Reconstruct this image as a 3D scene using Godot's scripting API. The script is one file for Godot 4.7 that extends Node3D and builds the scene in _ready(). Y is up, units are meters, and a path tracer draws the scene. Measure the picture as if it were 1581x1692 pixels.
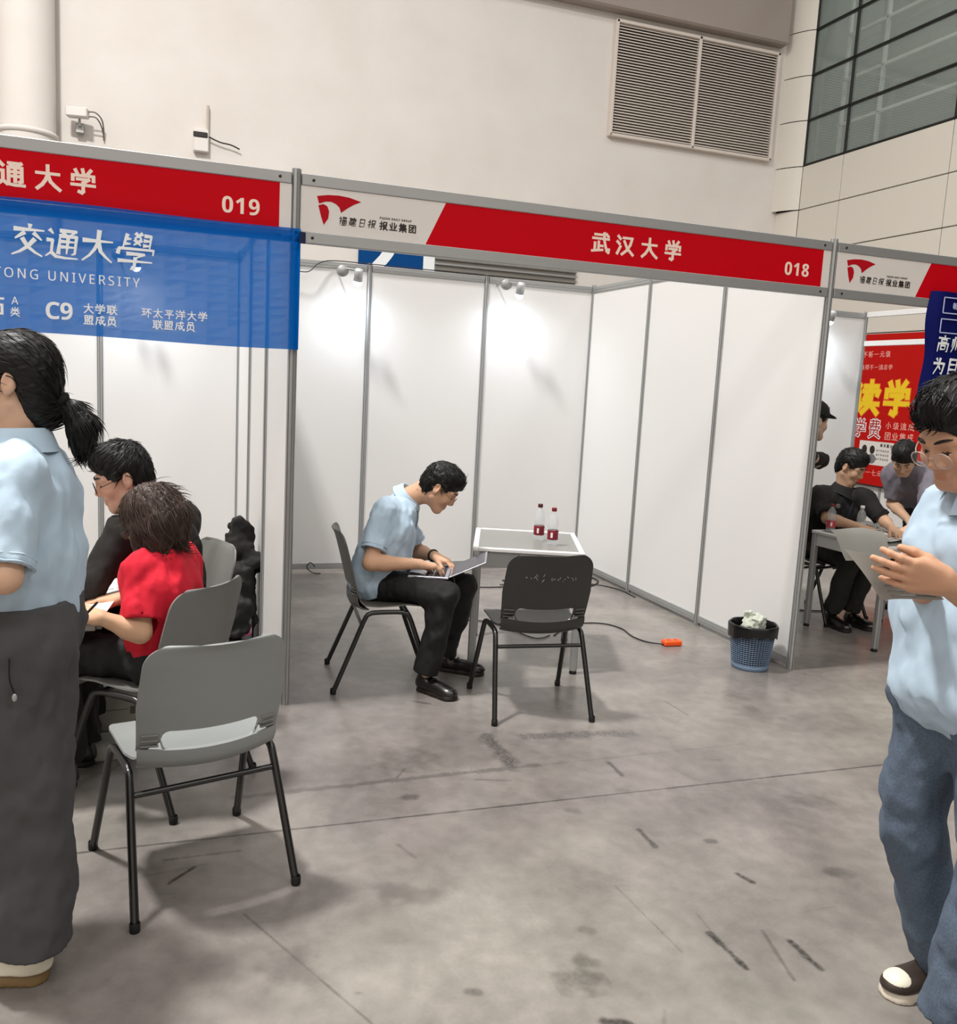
extends Node3D
# A job-fair booth row in an exhibition hall. x runs along the row of booths, y is up, z comes towards the viewer.
# The middle booth is 3 x 3 m: front posts at x = 0 and x = 3 on z = 0, its back wall on z = -3.

var M := {}
var used_names := {}

func _ready():
	# ---------- camera ----------
	var cam := Camera3D.new()
	cam.name = "camera"
	cam.basis = Basis(Vector3.UP, -0.3455) * Basis(Vector3.RIGHT, -0.1405) * Basis(Vector3.BACK, 0.0533)
	cam.position = Vector3(-0.5735, 1.5928, 4.2524)
	cam.fov = rad_to_deg(2.0 * atan(846.0 / 1474.7))
	cam.near = 0.05
	cam.far = 80.0
	add_child(cam)
	cam.current = true
	# ---------- sky, exposure ----------
	var we := WorldEnvironment.new()
	we.name = "environment"
	var env := Environment.new()
	env.background_mode = Environment.BG_COLOR
	env.background_color = Color(0.5, 0.52, 0.55)
	env.tonemap_mode = Environment.TONE_MAPPER_LINEAR
	env.tonemap_exposure = 0.82
	env.sdfgi_enabled = true
	env.ssao_enabled = true
	env.ssil_enabled = true
	we.environment = env
	add_child(we)
	materials()
	# ---------- hall lamps ----------
	hall_lamps()
	# ---------- the hall ----------
	hall()
	# ---------- booths ----------
	booths()
	# ---------- furniture ----------
	furniture()
	# ---------- people ----------
	people()
	# ---------- small things ----------
	small_things()

# ------------------------------------------------------------------ mesh helpers
class MB:
	var v := PackedVector3Array()
	var n := PackedVector3Array()
	var c := PackedColorArray()
	var uv := PackedVector2Array()
	var idx := PackedInt32Array()
	var col := Color.WHITE

	func vert(p: Vector3, nr: Vector3, t := Vector2.ZERO) -> int:
		v.push_back(p)
		n.push_back(nr)
		c.push_back(col)
		uv.push_back(t)
		return v.size() - 1

	func t3(a: int, b: int, d: int):   # counter-clockwise seen from outside
		idx.push_back(a)
		idx.push_back(d)
		idx.push_back(b)

	func tri(a: Vector3, b: Vector3, d: Vector3):
		var nr := (b - a).cross(d - a).normalized()
		t3(vert(a, nr), vert(b, nr), vert(d, nr))

	func quad(a: Vector3, b: Vector3, d: Vector3, e: Vector3):
		var nr := (d - a).cross(e - b).normalized()
		var i := vert(a, nr, Vector2(0, 1))
		vert(b, nr, Vector2(1, 1))
		vert(d, nr, Vector2(1, 0))
		vert(e, nr, Vector2(0, 0))
		t3(i, i + 1, i + 2)
		t3(i, i + 2, i + 3)

	func box(ctr: Vector3, size: Vector3, ch := 0.0, b := Basis.IDENTITY):
		var h := size * 0.5
		var k: float = min(ch, min(h.x, min(h.y, h.z)) * 0.9)
		var P := func(x: float, y: float, z: float) -> Vector3: return ctr + b * Vector3(x, y, z)
		for ax in 3:
			for s in [-1.0, 1.0]:
				var q: Array = []
				for e in [[-1, -1], [1, -1], [1, 1], [-1, 1]]:
					var w := Vector3.ZERO
					w[ax] = s * h[ax]
					w[(ax + 1) % 3] = e[0] * (h[(ax + 1) % 3] - k)
					w[(ax + 2) % 3] = e[1] * (h[(ax + 2) % 3] - k)
					q.append(ctr + b * w)
				if s > 0: quad(q[0], q[1], q[2], q[3])
				else: quad(q[3], q[2], q[1], q[0])
		if k > 0.0:
			for ax in 3:
				var a1 := (ax + 1) % 3
				var a2 := (ax + 2) % 3
				for s1 in [-1.0, 1.0]:
					for s2 in [-1.0, 1.0]:
						var e: Array = []
						for q in [[-1, 0], [1, 0], [1, 1], [-1, 1]]:
							var w := Vector3.ZERO
							w[ax] = q[0] * (h[ax] - k)
							w[a1] = s1 * (h[a1] - (k if q[1] else 0.0))
							w[a2] = s2 * (h[a2] - (0.0 if q[1] else k))
							e.append(ctr + b * w)
						if s1 * s2 > 0: quad(e[0], e[1], e[2], e[3])
						else: quad(e[3], e[2], e[1], e[0])
			for sx in [-1.0, 1.0]:
				for sy in [-1.0, 1.0]:
					for sz in [-1.0, 1.0]:
						var A: Vector3 = P.call(sx * h.x, sy * (h.y - k), sz * (h.z - k))
						var B: Vector3 = P.call(sx * (h.x - k), sy * h.y, sz * (h.z - k))
						var D: Vector3 = P.call(sx * (h.x - k), sy * (h.y - k), sz * h.z)
						if sx * sy * sz > 0: tri(A, B, D)
						else: tri(A, D, B)

	func tube(pts: Array, r, sides := 8, caps := true, squash := 1.0):
		# r: a number or a list of numbers
		var m := pts.size()
		var up := Vector3.UP
		var t0: Vector3 = (pts[1] - pts[0]).normalized()
		if abs(t0.dot(up)) > 0.9: up = Vector3.RIGHT
		var side := t0.cross(up).normalized()
		var first := -1
		for i in m:
			var t: Vector3
			if i == 0: t = pts[1] - pts[0]
			elif i == m - 1: t = pts[m - 1] - pts[m - 2]
			else: t = (pts[i + 1] - pts[i]).normalized() + (pts[i] - pts[i - 1]).normalized()
			t = t.normalized()
			side = (side - t * side.dot(t)).normalized()
			var bn := t.cross(side)
			var rr: float = r[i] if r is Array else r
			for k in sides:
				var a := TAU * k / sides
				var d := side * cos(a) + bn * sin(a) * squash
				var j := vert(pts[i] + d * rr, d.normalized(), Vector2(float(k) / sides, float(i)))
				if first < 0: first = j
			if i > 0:
				for k in sides:
					var a0 := first + (i - 1) * sides + k
					var a1 := first + (i - 1) * sides + (k + 1) % sides
					t3(a0, a1, a1 + sides)
					t3(a0, a1 + sides, a0 + sides)
		if caps:
			for e in 2:
				var base := first + (0 if e == 0 else (m - 1) * sides)
				var nr: Vector3 = (pts[0] - pts[1]).normalized() if e == 0 else (pts[m - 1] - pts[m - 2]).normalized()
				var ctr := vert(pts[0] if e == 0 else pts[m - 1], nr)
				var ring: Array = []
				for k in sides: ring.append(vert(v[base + k], nr))
				for k in sides:
					if e == 0: t3(ctr, ring[(k + 1) % sides], ring[k])
					else: t3(ctr, ring[k], ring[(k + 1) % sides])

	func lathe(prof: Array, seg := 24, o := Vector3.ZERO, b := Basis.IDENTITY):
		# prof: Vector2(r, y) from bottom to top along the outside
		var m := prof.size()
		var base := v.size()
		for i in m:
			var p: Vector2 = prof[i]
			var tg: Vector2
			if i == 0: tg = prof[1] - prof[0]
			elif i == m - 1: tg = prof[m - 1] - prof[m - 2]
			else: tg = (prof[i + 1] - prof[i]).normalized() + (prof[i] - prof[i - 1]).normalized()
			var nn := Vector2(tg.y, -tg.x).normalized()
			for k in seg + 1:
				var a := TAU * k / seg
				var d := Vector3(cos(a), 0, -sin(a))
				vert(o + b * (d * p.x + Vector3(0, p.y, 0)), (b * (d * nn.x + Vector3(0, nn.y, 0))).normalized(), Vector2(float(k) / seg, 1.0 - float(i) / (m - 1)))
		for i in m - 1:
			for k in seg:
				var a0 := base + i * (seg + 1) + k
				t3(a0, a0 + 1, a0 + seg + 2)
				t3(a0, a0 + seg + 2, a0 + seg + 1)

	func prism(poly: PackedVector2Array, o: Vector3, bx: Vector3, by: Vector3, depth: float):
		# front face on o, the body goes back by depth; poly counter-clockwise as seen from the front
		if Geometry2D.is_polygon_clockwise(poly):
			poly = poly.duplicate()
			poly.reverse()
		# in Godot's 2D, y points down; only orientation of our own numbers matters here
		var nz := bx.cross(by).normalized()
		var ar := 0.0
		for i in poly.size():
			var p := poly[i]
			var q := poly[(i + 1) % poly.size()]
			ar += p.x * q.y - q.x * p.y
		if ar < 0.0: poly.reverse()
		var t := Geometry2D.triangulate_polygon(poly)
		for e in 2:
			var off := Vector3.ZERO if e == 0 else -nz * depth
			if e == 1 and depth <= 0.0: break
			var ids: Array = []
			for p in poly: ids.append(vert(o + off + bx * p.x + by * p.y, nz if e == 0 else -nz, p))
			for k in range(0, t.size(), 3):
				var a: Vector2 = poly[t[k]]
				var bb: Vector2 = poly[t[k + 1]]
				var d: Vector2 = poly[t[k + 2]]
				var cw := (bb - a).cross(d - a) < 0.0
				if cw == (e == 0): t3(ids[t[k]], ids[t[k + 2]], ids[t[k + 1]])
				else: t3(ids[t[k]], ids[t[k + 1]], ids[t[k + 2]])
		if depth > 0.0:
			for i in poly.size():
				var p := poly[i]
				var q := poly[(i + 1) % poly.size()]
				var a := o + bx * p.x + by * p.y
				var bb := o + bx * q.x + by * q.y
				quad(a - nz * depth, bb - nz * depth, bb, a)

	func sheet(g: Array, th: float, hole: Array = []):
		# g[i][j]: points; hole[i][j] true leaves cell (i, j) out. The front is on the side of du x dv.
		var ni := g.size()
		var nj: int = g[0].size()
		var nr: Array = []
		for i in ni:
			var row := PackedVector3Array()
			for j in nj:
				var du: Vector3 = g[min(i + 1, ni - 1)][j] - g[max(i - 1, 0)][j]
				var dv: Vector3 = g[i][min(j + 1, nj - 1)] - g[i][max(j - 1, 0)]
				row.push_back(du.cross(dv).normalized())
			nr.append(row)
		var base := v.size()
		for s in 2:
			for i in ni:
				for j in nj:
					var off: float = th * 0.5 if s == 0 else -th * 0.5
					vert(g[i][j] + nr[i][j] * off, nr[i][j] if s == 0 else -nr[i][j], Vector2(float(i) / (ni - 1), float(j) / (nj - 1)))
		var gone := func(i: int, j: int) -> bool:
			if i < 0 or j < 0 or i >= ni - 1 or j >= nj - 1: return true
			return hole.size() > 0 and hole[i][j]
		var B := base + ni * nj
		for i in ni - 1:
			for j in nj - 1:
				if gone.call(i, j): continue
				var a := i * nj + j
				t3(base + a, base + a + nj, base + a + nj + 1)
				t3(base + a, base + a + nj + 1, base + a + 1)
				t3(B + a, B + a + nj + 1, B + a + nj)
				t3(B + a, B + a + 1, B + a + nj + 1)
				if th > 0.0:
					if gone.call(i, j - 1): quad(v[B + a], v[B + a + nj], v[base + a + nj], v[base + a])
					if gone.call(i, j + 1): quad(v[base + a + 1], v[base + a + nj + 1], v[B + a + nj + 1], v[B + a + 1])
					if gone.call(i - 1, j): quad(v[base + a], v[base + a + 1], v[B + a + 1], v[B + a])
					if gone.call(i + 1, j): quad(v[B + a + nj], v[B + a + nj + 1], v[base + a + nj + 1], v[base + a + nj])

	func ball(ctr: Vector3, r: Vector3, b := Basis.IDENTITY, seg := 14, rings := 9):
		var base := v.size()
		for i in rings + 1:
			var ph := PI * i / rings
			for k in seg + 1:
				var a := TAU * k / seg
				var d := Vector3(sin(ph) * cos(a), -cos(ph), -sin(ph) * sin(a))
				vert(ctr + b * (d * r), (b * (d / r)).normalized(), Vector2(float(k) / seg, float(i) / rings))
		for i in rings:
			for k in seg:
				var a0 := base + i * (seg + 1) + k
				t3(a0, a0 + 1, a0 + seg + 2)
				t3(a0, a0 + seg + 2, a0 + seg + 1)

	func mesh() -> ArrayMesh:
		var a := []
		a.resize(Mesh.ARRAY_MAX)
		a[Mesh.ARRAY_VERTEX] = v
		a[Mesh.ARRAY_NORMAL] = n
		a[Mesh.ARRAY_TEX_UV] = uv
		a[Mesh.ARRAY_COLOR] = c
		a[Mesh.ARRAY_INDEX] = idx
		var m := ArrayMesh.new()
		if v.size(): m.add_surface_from_arrays(Mesh.PRIMITIVE_TRIANGLES, a)
		return m

func numbered(called: String) -> String:
	if not used_names.has(called):
		used_names[called] = 0
		return called
	used_names[called] += 1
	return "%s_%03d" % [called, used_names[called]]

func thing(called: String, label: String, category: String, at := Vector3.ZERO, turn := 0.0, group := "") -> Node3D:
	var o := Node3D.new()
	o.name = numbered(called)
	o.position = at
	o.rotation.y = turn
	add_child(o)
	o.set_meta("label", label)
	o.set_meta("category", category)
	if group: o.set_meta("group", group)
	return o

func part(called: String, mb, mat: Material, parent: Node) -> MeshInstance3D:
	var o := MeshInstance3D.new()
	o.name = called
	o.mesh = mb.mesh() if mb is MB else mb
	o.material_override = mat
	parent.add_child(o, true)
	return o

func solo(called: String, mb, mat: Material, label: String, category: String, group := "") -> MeshInstance3D:
	var o := MeshInstance3D.new()
	o.name = numbered(called)
	o.mesh = mb.mesh() if mb is MB else mb
	o.material_override = mat
	add_child(o)
	o.set_meta("label", label)
	o.set_meta("category", category)
	if group: o.set_meta("group", group)
	return o

func struct(called: String, mb, mat: Material, label: String, category: String) -> MeshInstance3D:
	var o := solo(called, mb, mat, label, category)
	o.set_meta("kind", "structure")
	return o

func copy_of(o: Node3D, label: String, at: Vector3, turn := 0.0) -> Node3D:
	var c: Node3D = o.duplicate()
	c.name = numbered(str(o.name).rstrip("0123456789").rstrip("_"))
	add_child(c)
	c.position = at
	c.rotation.y = turn
	c.set_meta("label", label)
	return c

func V(x: float, y: float, z: float) -> Vector3:
	return Vector3(x, y, z)

func curve(pts: Array, per := 6) -> Array:
	# Catmull-Rom through the points
	var out: Array = []
	var m := pts.size()
	for i in m - 1:
		var p0: Vector3 = pts[max(i - 1, 0)]
		var p1: Vector3 = pts[i]
		var p2: Vector3 = pts[i + 1]
		var p3: Vector3 = pts[min(i + 2, m - 1)]
		for k in per:
			out.append(p1.cubic_interpolate(p2, p0, p3, float(k) / per))
	out.append(pts[m - 1])
	return out

func mat(color: Color, rough := 0.6, metal := 0.0, spec := 0.5) -> StandardMaterial3D:
	var m := StandardMaterial3D.new()
	m.albedo_color = color
	m.roughness = rough
	m.metallic = metal
	m.metallic_specular = spec
	return m

func noise_tex(freq: float, size := 256, normal := 0.0, seed_ := 1, ramp: Gradient = null, kind := FastNoiseLite.TYPE_SIMPLEX_SMOOTH) -> NoiseTexture2D:
	var f := FastNoiseLite.new()
	f.noise_type = kind
	f.frequency = freq
	f.seed = seed_
	f.fractal_octaves = 4
	var t := NoiseTexture2D.new()
	t.width = size
	t.height = size
	t.seamless = true
	t.noise = f
	if normal > 0.0:
		t.as_normal_map = true
		t.bump_strength = normal
	if ramp: t.color_ramp = ramp
	return t

func ramp2(a: Color, b: Color) -> Gradient:
	var g := Gradient.new()
	g.set_color(0, a)
	g.set_color(1, b)
	return g

func tri_tex(m: StandardMaterial3D, t: Texture2D, scale: float) -> StandardMaterial3D:
	m.albedo_texture = t
	m.uv1_triplanar = true
	m.uv1_world_triplanar = true
	m.uv1_scale = Vector3.ONE * scale
	return m

func relief(m: StandardMaterial3D, t: Texture2D, cm: float, scale: float, world := false) -> StandardMaterial3D:
	m.heightmap_enabled = true
	m.heightmap_texture = t
	m.heightmap_scale = cm
	m.uv1_triplanar = true
	m.uv1_world_triplanar = world
	m.uv1_scale = Vector3.ONE * scale
	return m

func materials():
	M.panel = mat(Color(0.865, 0.86, 0.855), 0.45)
	M.alu = mat(Color(0.66, 0.665, 0.665), 0.42, 0.55)
	M.alu_dark = mat(Color(0.55, 0.54, 0.52), 0.45, 0.5)
	M.screw = mat(Color(0.12, 0.12, 0.12), 0.5, 0.3)
	M.board = mat(Color(0.87, 0.85, 0.83), 0.5)
	M.red = mat(Color(0.77, 0.0, 0.075), 0.6, 0.0, 0.22)
	M.red_logo = mat(Color(0.70, 0.04, 0.11), 0.6, 0.0, 0.25)
	M.letter = mat(Color(0.95, 0.86, 0.80), 0.5)
	M.letter_dark = mat(Color(0.13, 0.10, 0.09), 0.6)
	M.letter_white = mat(Color(0.93, 0.95, 0.96), 0.5)
	M.plaster = tri_tex(mat(Color(1, 1, 1), 0.85), noise_tex(0.006, 512, 0.0, 4, ramp2(Color(0.85, 0.825, 0.80), Color(0.88, 0.86, 0.84))), 0.25)
	M.clad = mat(Color(0.86, 0.84, 0.80), 0.5)
	M.joint = mat(Color(0.16, 0.14, 0.12), 0.9)
	M.black_metal = mat(Color(0.035, 0.033, 0.032), 0.32, 0.0, 0.6)
	M.rubber = mat(Color(0.03, 0.03, 0.03), 0.7)
	M.plastic_grey = relief(mat(Color(0.53, 0.545, 0.54), 0.42), noise_tex(0.12, 128, 0.0, 9), 0.02, 6.0)
	M.plastic_mid = relief(mat(Color(0.46, 0.46, 0.45), 0.42), noise_tex(0.12, 128, 0.0, 9), 0.02, 6.0)
	M.plastic_dark = relief(mat(Color(0.20, 0.20, 0.195), 0.36), noise_tex(0.12, 128, 0.0, 9), 0.02, 6.0)
	M.plastic_olive = relief(mat(Color(0.33, 0.325, 0.30), 0.38), noise_tex(0.12, 128, 0.0, 9), 0.02, 6.0)
	M.table_grey = mat(Color(0.50, 0.50, 0.485), 0.35)
	M.paper = mat(Color(0.90, 0.89, 0.87), 0.8)
	M.ink = mat(Color(0.45, 0.45, 0.46), 0.8)
	M.cable = mat(Color(0.05, 0.05, 0.055), 0.5)
	M.seam_shade = mat(Color(0.36, 0.42, 0.47), 0.85)  # darker blue, painted shadow line under a collar edge
	M.cream = mat(Color(0.88, 0.80, 0.68), 0.7)

# ------------------------------------------------------------------ lettering
# Every character is drawn by its pen strokes on a 100 x 100 grid, x then y (downwards), two digits each.
const STROKES := {
	"大": "1035 9035;5006 5040 4260 3078 1294;5242 6065 7580 9394",
	"学": "2208 3024;4805 5222;7806 6622;1246 1228 8828 8846;2842 7042 5056;5056 5088 4594 3590;0864 9264",
	"武": "1814 5814;0832 9432;4048 4086;2054 2088;4066 6266;0692 6284;6806 7040 7868 8688 9494 9680;8010 9020",
	"汉": "1010 2222;0636 1846;0892 2458;3816 8616 7846 6272 3494;4432 6062 9494",
	"通": "1012 2022;0642 2042 2078 0690;2078 3490 6093 9593;4012 8412 6626;4818 6026;4080 4028;4028 8628 8678 7882;4044 8644;4060 8660;6328 6380",
	"交": "5004 5016;1018 9018;3628 1446;6428 8646;6646 5068 3084 1094;3446 5068 7284 9294",
	"學": "2410 1840;2420 3420;2032 3432;4406 5818;5806 4218;4422 5834;5822 4234;6610 8010 8040;6622 8022;6634 8034;0856 1044 9044 9056;3056 7056 5066;5066 5092 4294;1274 9074",
	"联": "0812 4612;1612 1676;3812 3896;1632 3832;1652 3852;0680 4670;5606 6218;8404 7618;5226 9226;4848 9648;7226 7248 6670 5092;7250 8074 9692",
	"盟": "1808 1848;1808 4208 4248;1828 4228;1848 4248;5808 5838 5050;5808 8608 8650 8050;5822 8622;5836 8636;2060 2088;2060 8060 8088;4060 4088;6060 6088;0690 9490",
	"成": "2020 9020;2020 2050 1090;2244 4844 4674 3870;5806 6040 6864 8488 9494 9676;8440 7064 5088;7006 8014",
	"员": "2806 7206;2806 2826;7206 7226;2826 7226;2036 8036;2036 2074;8036 8074;5046 4870 1494;5876 9094",
	"环": "0814 4214;0842 4042;0674 4468;2514 2570;4814 9614;7414 6034 4456;6832 6896;7240 9458",
	"太": "1032 9032;5006 5038 4058 3076 1092;5240 6064 7580 9292;3874 4888",
	"平": "1614 8414;2826 3644;7226 6444;0856 9256;5014 5098",
	"洋": "1010 2220;0638 1846;0890 1674 2458;4406 5220;8404 7620;3424 9424;3844 9044;3064 9664;6424 6498",
	"类": "2210 3226;7808 6824;1032 9032;5004 5056;4634 1254;5434 8854;0868 9268;5056 4076 1096;5270 6884 9296",
	"福": "1806 2614;0824 3824 1454;2444 2496;2846 3854;4808 9408;5420 5440;5420 8820 8840;5440 8840;4850 4896;4850 9450 9496;4872 9472;7150 7196;4894 9494",
	"建": "1212 3412 1838 3438 2466 0890;1252 2476 4692 9692;4016 8416 8444 4044;3630 9630;4058 8858;3672 9472;6404 6488",
	"日": "2410 2492;2410 7610 7692;2450 7650;2490 7690",
	"报": "0628 4028;2406 2488 1494;0662 4052;5010 5096;5010 8810 8634 7636;5044 8644 7470 5094;5648 7074 9694",
	"业": "3608 3686;6408 6486;1228 2462;8828 7662;0688 9488",
	"集": "3004 1032;2220 2256;2218 8818;5806 6216;5418 5456;2230 8430;2243 8443;2256 9056;0668 9468;5058 5098;4670 1092;5470 9092",
	"团": "1210 1292;1210 8810 8892;1290 8890;2434 7634;5818 5874 4674;5638 2668",
	"读": "1210 2218;0636 2036 2084 3074;4018 9018;6504 6530;3632 9432 9042;4642 5648;4054 5060;3468 9668;6842 6668 3694;7274 9494",
	"费": "2010 7810 7824 2224;2224 2038 8438 8248 7648;3804 3830 2050;6004 6048;2656 2678;2656 7456 7478;5060 4878 1696;5880 8894",
	"高": "5003 5014;0816 9216;3024 3040;3024 7024 7040;3040 7040;1448 1496;1448 8648 8694 7894;3460 3482;3460 6660 6682;3482 6682",
	"师": "1420 1464;2806 2860 1494;4010 9610;4628 4680;4628 8828 8876 8076;6810 6898",
	"为": "2408 3422;5006 4640 1894;1034 8434 8070 7694 6686;5054 6268",
	"目": "2408 2494;2408 7608 7694;2436 7636;2464 7664;2492 7692",
	"标": "0628 4228;2406 2496;2434 0864;2638 4056;5016 9016;4438 9638;7038 7090 6088;5654 4678;8254 9478",
	"志": "1018 9018;5004 5040;2040 8040;1258 1882;3256 3890 6690 7076;4852 5668;7456 8672",
	"愿": "1008 9408;1608 1450 0694;5014 4424;3426 3450;3426 8026 8050;3438 8038;3450 8050;5650 5664;4256 3666;7256 8266;2474 2888;4272 4692 7292 7682;5670 6280;8472 9286",
	"学_": "",
	"一": "0852 9248",
	"元": "2416 7616;0842 9242;3842 3668 1092;6042 6086 9288 9474",
	"七": "0852 9240;4406 4488 8890 9078",
	"小": "5006 5090 3886;2832 1268;7232 9068",
	"级": "3006 1030 3230 1256 3656;0884 3674;4412 8212 6840 9240 7872 4494;5612 5450 4090;5642 7070 9492",
	"流": "1010 2222;0636 1846;0892 2458;5804 6614;3420 9420;5622 4640 8638;7430 9046;4650 4476 3492;6450 6490;8050 8086 9688 9676",
	"不": "0814 9214;5416 3446 0862;5030 5096;5838 9064",
	"新": "2604 3012;0818 4618;1424 1834;3824 3434;0640 4840;0856 4656;2840 2892;2260 1080;3460 4474;8806 5618;5618 5660 4894;5644 9644;7844 7896",
}

func ribbon(mb: MB, a: Vector2, b: Vector2, w0: float, w1: float, th: float, ext: float):
	var d := (b - a).normalized()
	var s := Vector2(-d.y, d.x)
	a -= d * w0 * ext
	b += d * w1 * ext
	var p := [a - s * w0 * 0.5, b - s * w1 * 0.5, b + s * w1 * 0.5, a + s * w0 * 0.5]
	var f := []
	var k := []
	for q in p:
		f.append(Vector3(q.x, q.y, th))
		k.append(Vector3(q.x, q.y, 0))
	mb.quad(f[0], f[1], f[2], f[3])
	for i in 4:
		mb.quad(k[i], k[(i + 1) % 4], f[(i + 1) % 4], f[i])

func glyphs(text: String, size: float, advance: float, weight := 0.11, brush := false, th := 0.0012, slant := 0.0) -> MB:
	# lies in the xy plane, first character's lower left corner at the origin, face towards +z
	var mb := MB.new()
	var lift := 0.0
	for ci in text.length():
		lift = 0.0
		var ch := text[ci]
		if not STROKES.has(ch): continue
		for st in String(STROKES[ch]).split(";", false):
			var pts := PackedVector2Array()
			for tok in st.split(" ", false):
				var x: float = tok.substr(0, 2).to_float() / 100.0
				var y: float = 1.0 - tok.substr(2, 2).to_float() / 100.0
				pts.push_back(Vector2((x + y * slant) * size + ci * advance, y * size))
			var m := pts.size()
			for i in m - 1:
				var w0 := weight * size
				var w1 := weight * size
				if brush:
					w0 *= lerpf(1.35, 0.45, float(i) / (m - 1))
					w1 *= lerpf(1.35, 0.45, float(i + 1) / (m - 1))
				elif abs(pts[i + 1].y - pts[i].y) < 0.15 * abs(pts[i + 1].x - pts[i].x):
					w0 *= 0.86
					w1 *= 0.86
				lift += 0.00005
				ribbon(mb, pts[i], pts[i + 1], w0, w1, th + lift, 0.42 if not brush else 0.25)
	return mb

func latin(parent: Node, called: String, s: String, height: float, at: Vector3, mt: Material, bold := true, serif := false, spacing := 0) -> MeshInstance3D:
	# "height" is the height of a capital; "at" the lower left corner, facing +z of the parent
	var f := SystemFont.new()
	f.font_names = PackedStringArray(["Droid Serif" if serif else "Droid Sans"])
	f.font_weight = 700 if bold else 400
	var font: Font = f
	if spacing != 0:
		var fv := FontVariation.new()
		fv.base_font = f
		fv.spacing_glyph = spacing
		font = fv
	var t := TextMesh.new()
	t.font = font
	t.font_size = 96
	t.depth = 0.0015
	t.curve_step = 2.0
	t.pixel_size = height / (96.0 * 0.714)
	t.text = s
	t.horizontal_alignment = HORIZONTAL_ALIGNMENT_LEFT
	t.vertical_alignment = VERTICAL_ALIGNMENT_BOTTOM
	var bb := t.get_aabb()
	var o := MeshInstance3D.new()
	o.name = called
	o.mesh = t
	o.material_override = mt
	o.position = at - Vector3(bb.position.x, bb.position.y, -0.0006)
	parent.add_child(o, true)
	return o

func write_on(parent: Node, called: String, text: String, size: float, advance: float, at: Vector3, mt: Material, weight := 0.11, brush := false, slant := 0.0, th := 0.0012) -> MeshInstance3D:
	var o := part(called, glyphs(text, size, advance, weight, brush, th, slant), mt, parent)
	o.position = at
	return o

# ------------------------------------------------------------------ the hall
func area_lamp(at: Vector3, size: float, energy: float, color: Color):
	var t := thing("ceiling_light", "square white panel lamp high on the hall ceiling", "lamp", at, 0.0, "hall ceiling lamps")
	var b := MB.new()
	b.box(V(0, 0.06, 0), V(size + 0.1, 0.12, size + 0.1), 0.02)
	part("housing", b, M.alu, t)
	var g := MB.new()
	g.quad(V(-size / 2, -0.002, -size / 2), V(size / 2, -0.002, -size / 2), V(size / 2, -0.002, size / 2), V(-size / 2, -0.002, size / 2))
	var em := mat(Color(0.9, 0.9, 0.9), 0.6)
	em.emission_enabled = true
	em.emission = color
	em.emission_energy_multiplier = 3.0
	part("lamp_panel", g, em, t)
	var l := AreaLight3D.new()
	l.name = "lamp_light"
	l.area_size = Vector2(size, size)
	l.light_energy = energy
	l.light_color = color
	l.shadow_enabled = true
	l.set("area_range", 40.0)
	l.rotation.x = -PI / 2
	l.position = V(0, -0.01, 0)
	t.add_child(l)

func hall_lamps():
	var warm := Color(1.0, 0.992, 0.978)
	area_lamp(V(-3.3, 11.9, 0.1), 0.9, 230.0, warm)
	for x in [-9.0, -3.0, 3.0, 8.0]:
		for z in [-3.5, 3.5, 9.5]:
			area_lamp(V(x, 11.9, z), 2.0, 34.0 if z > 5.0 else 8.0, warm)

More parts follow.
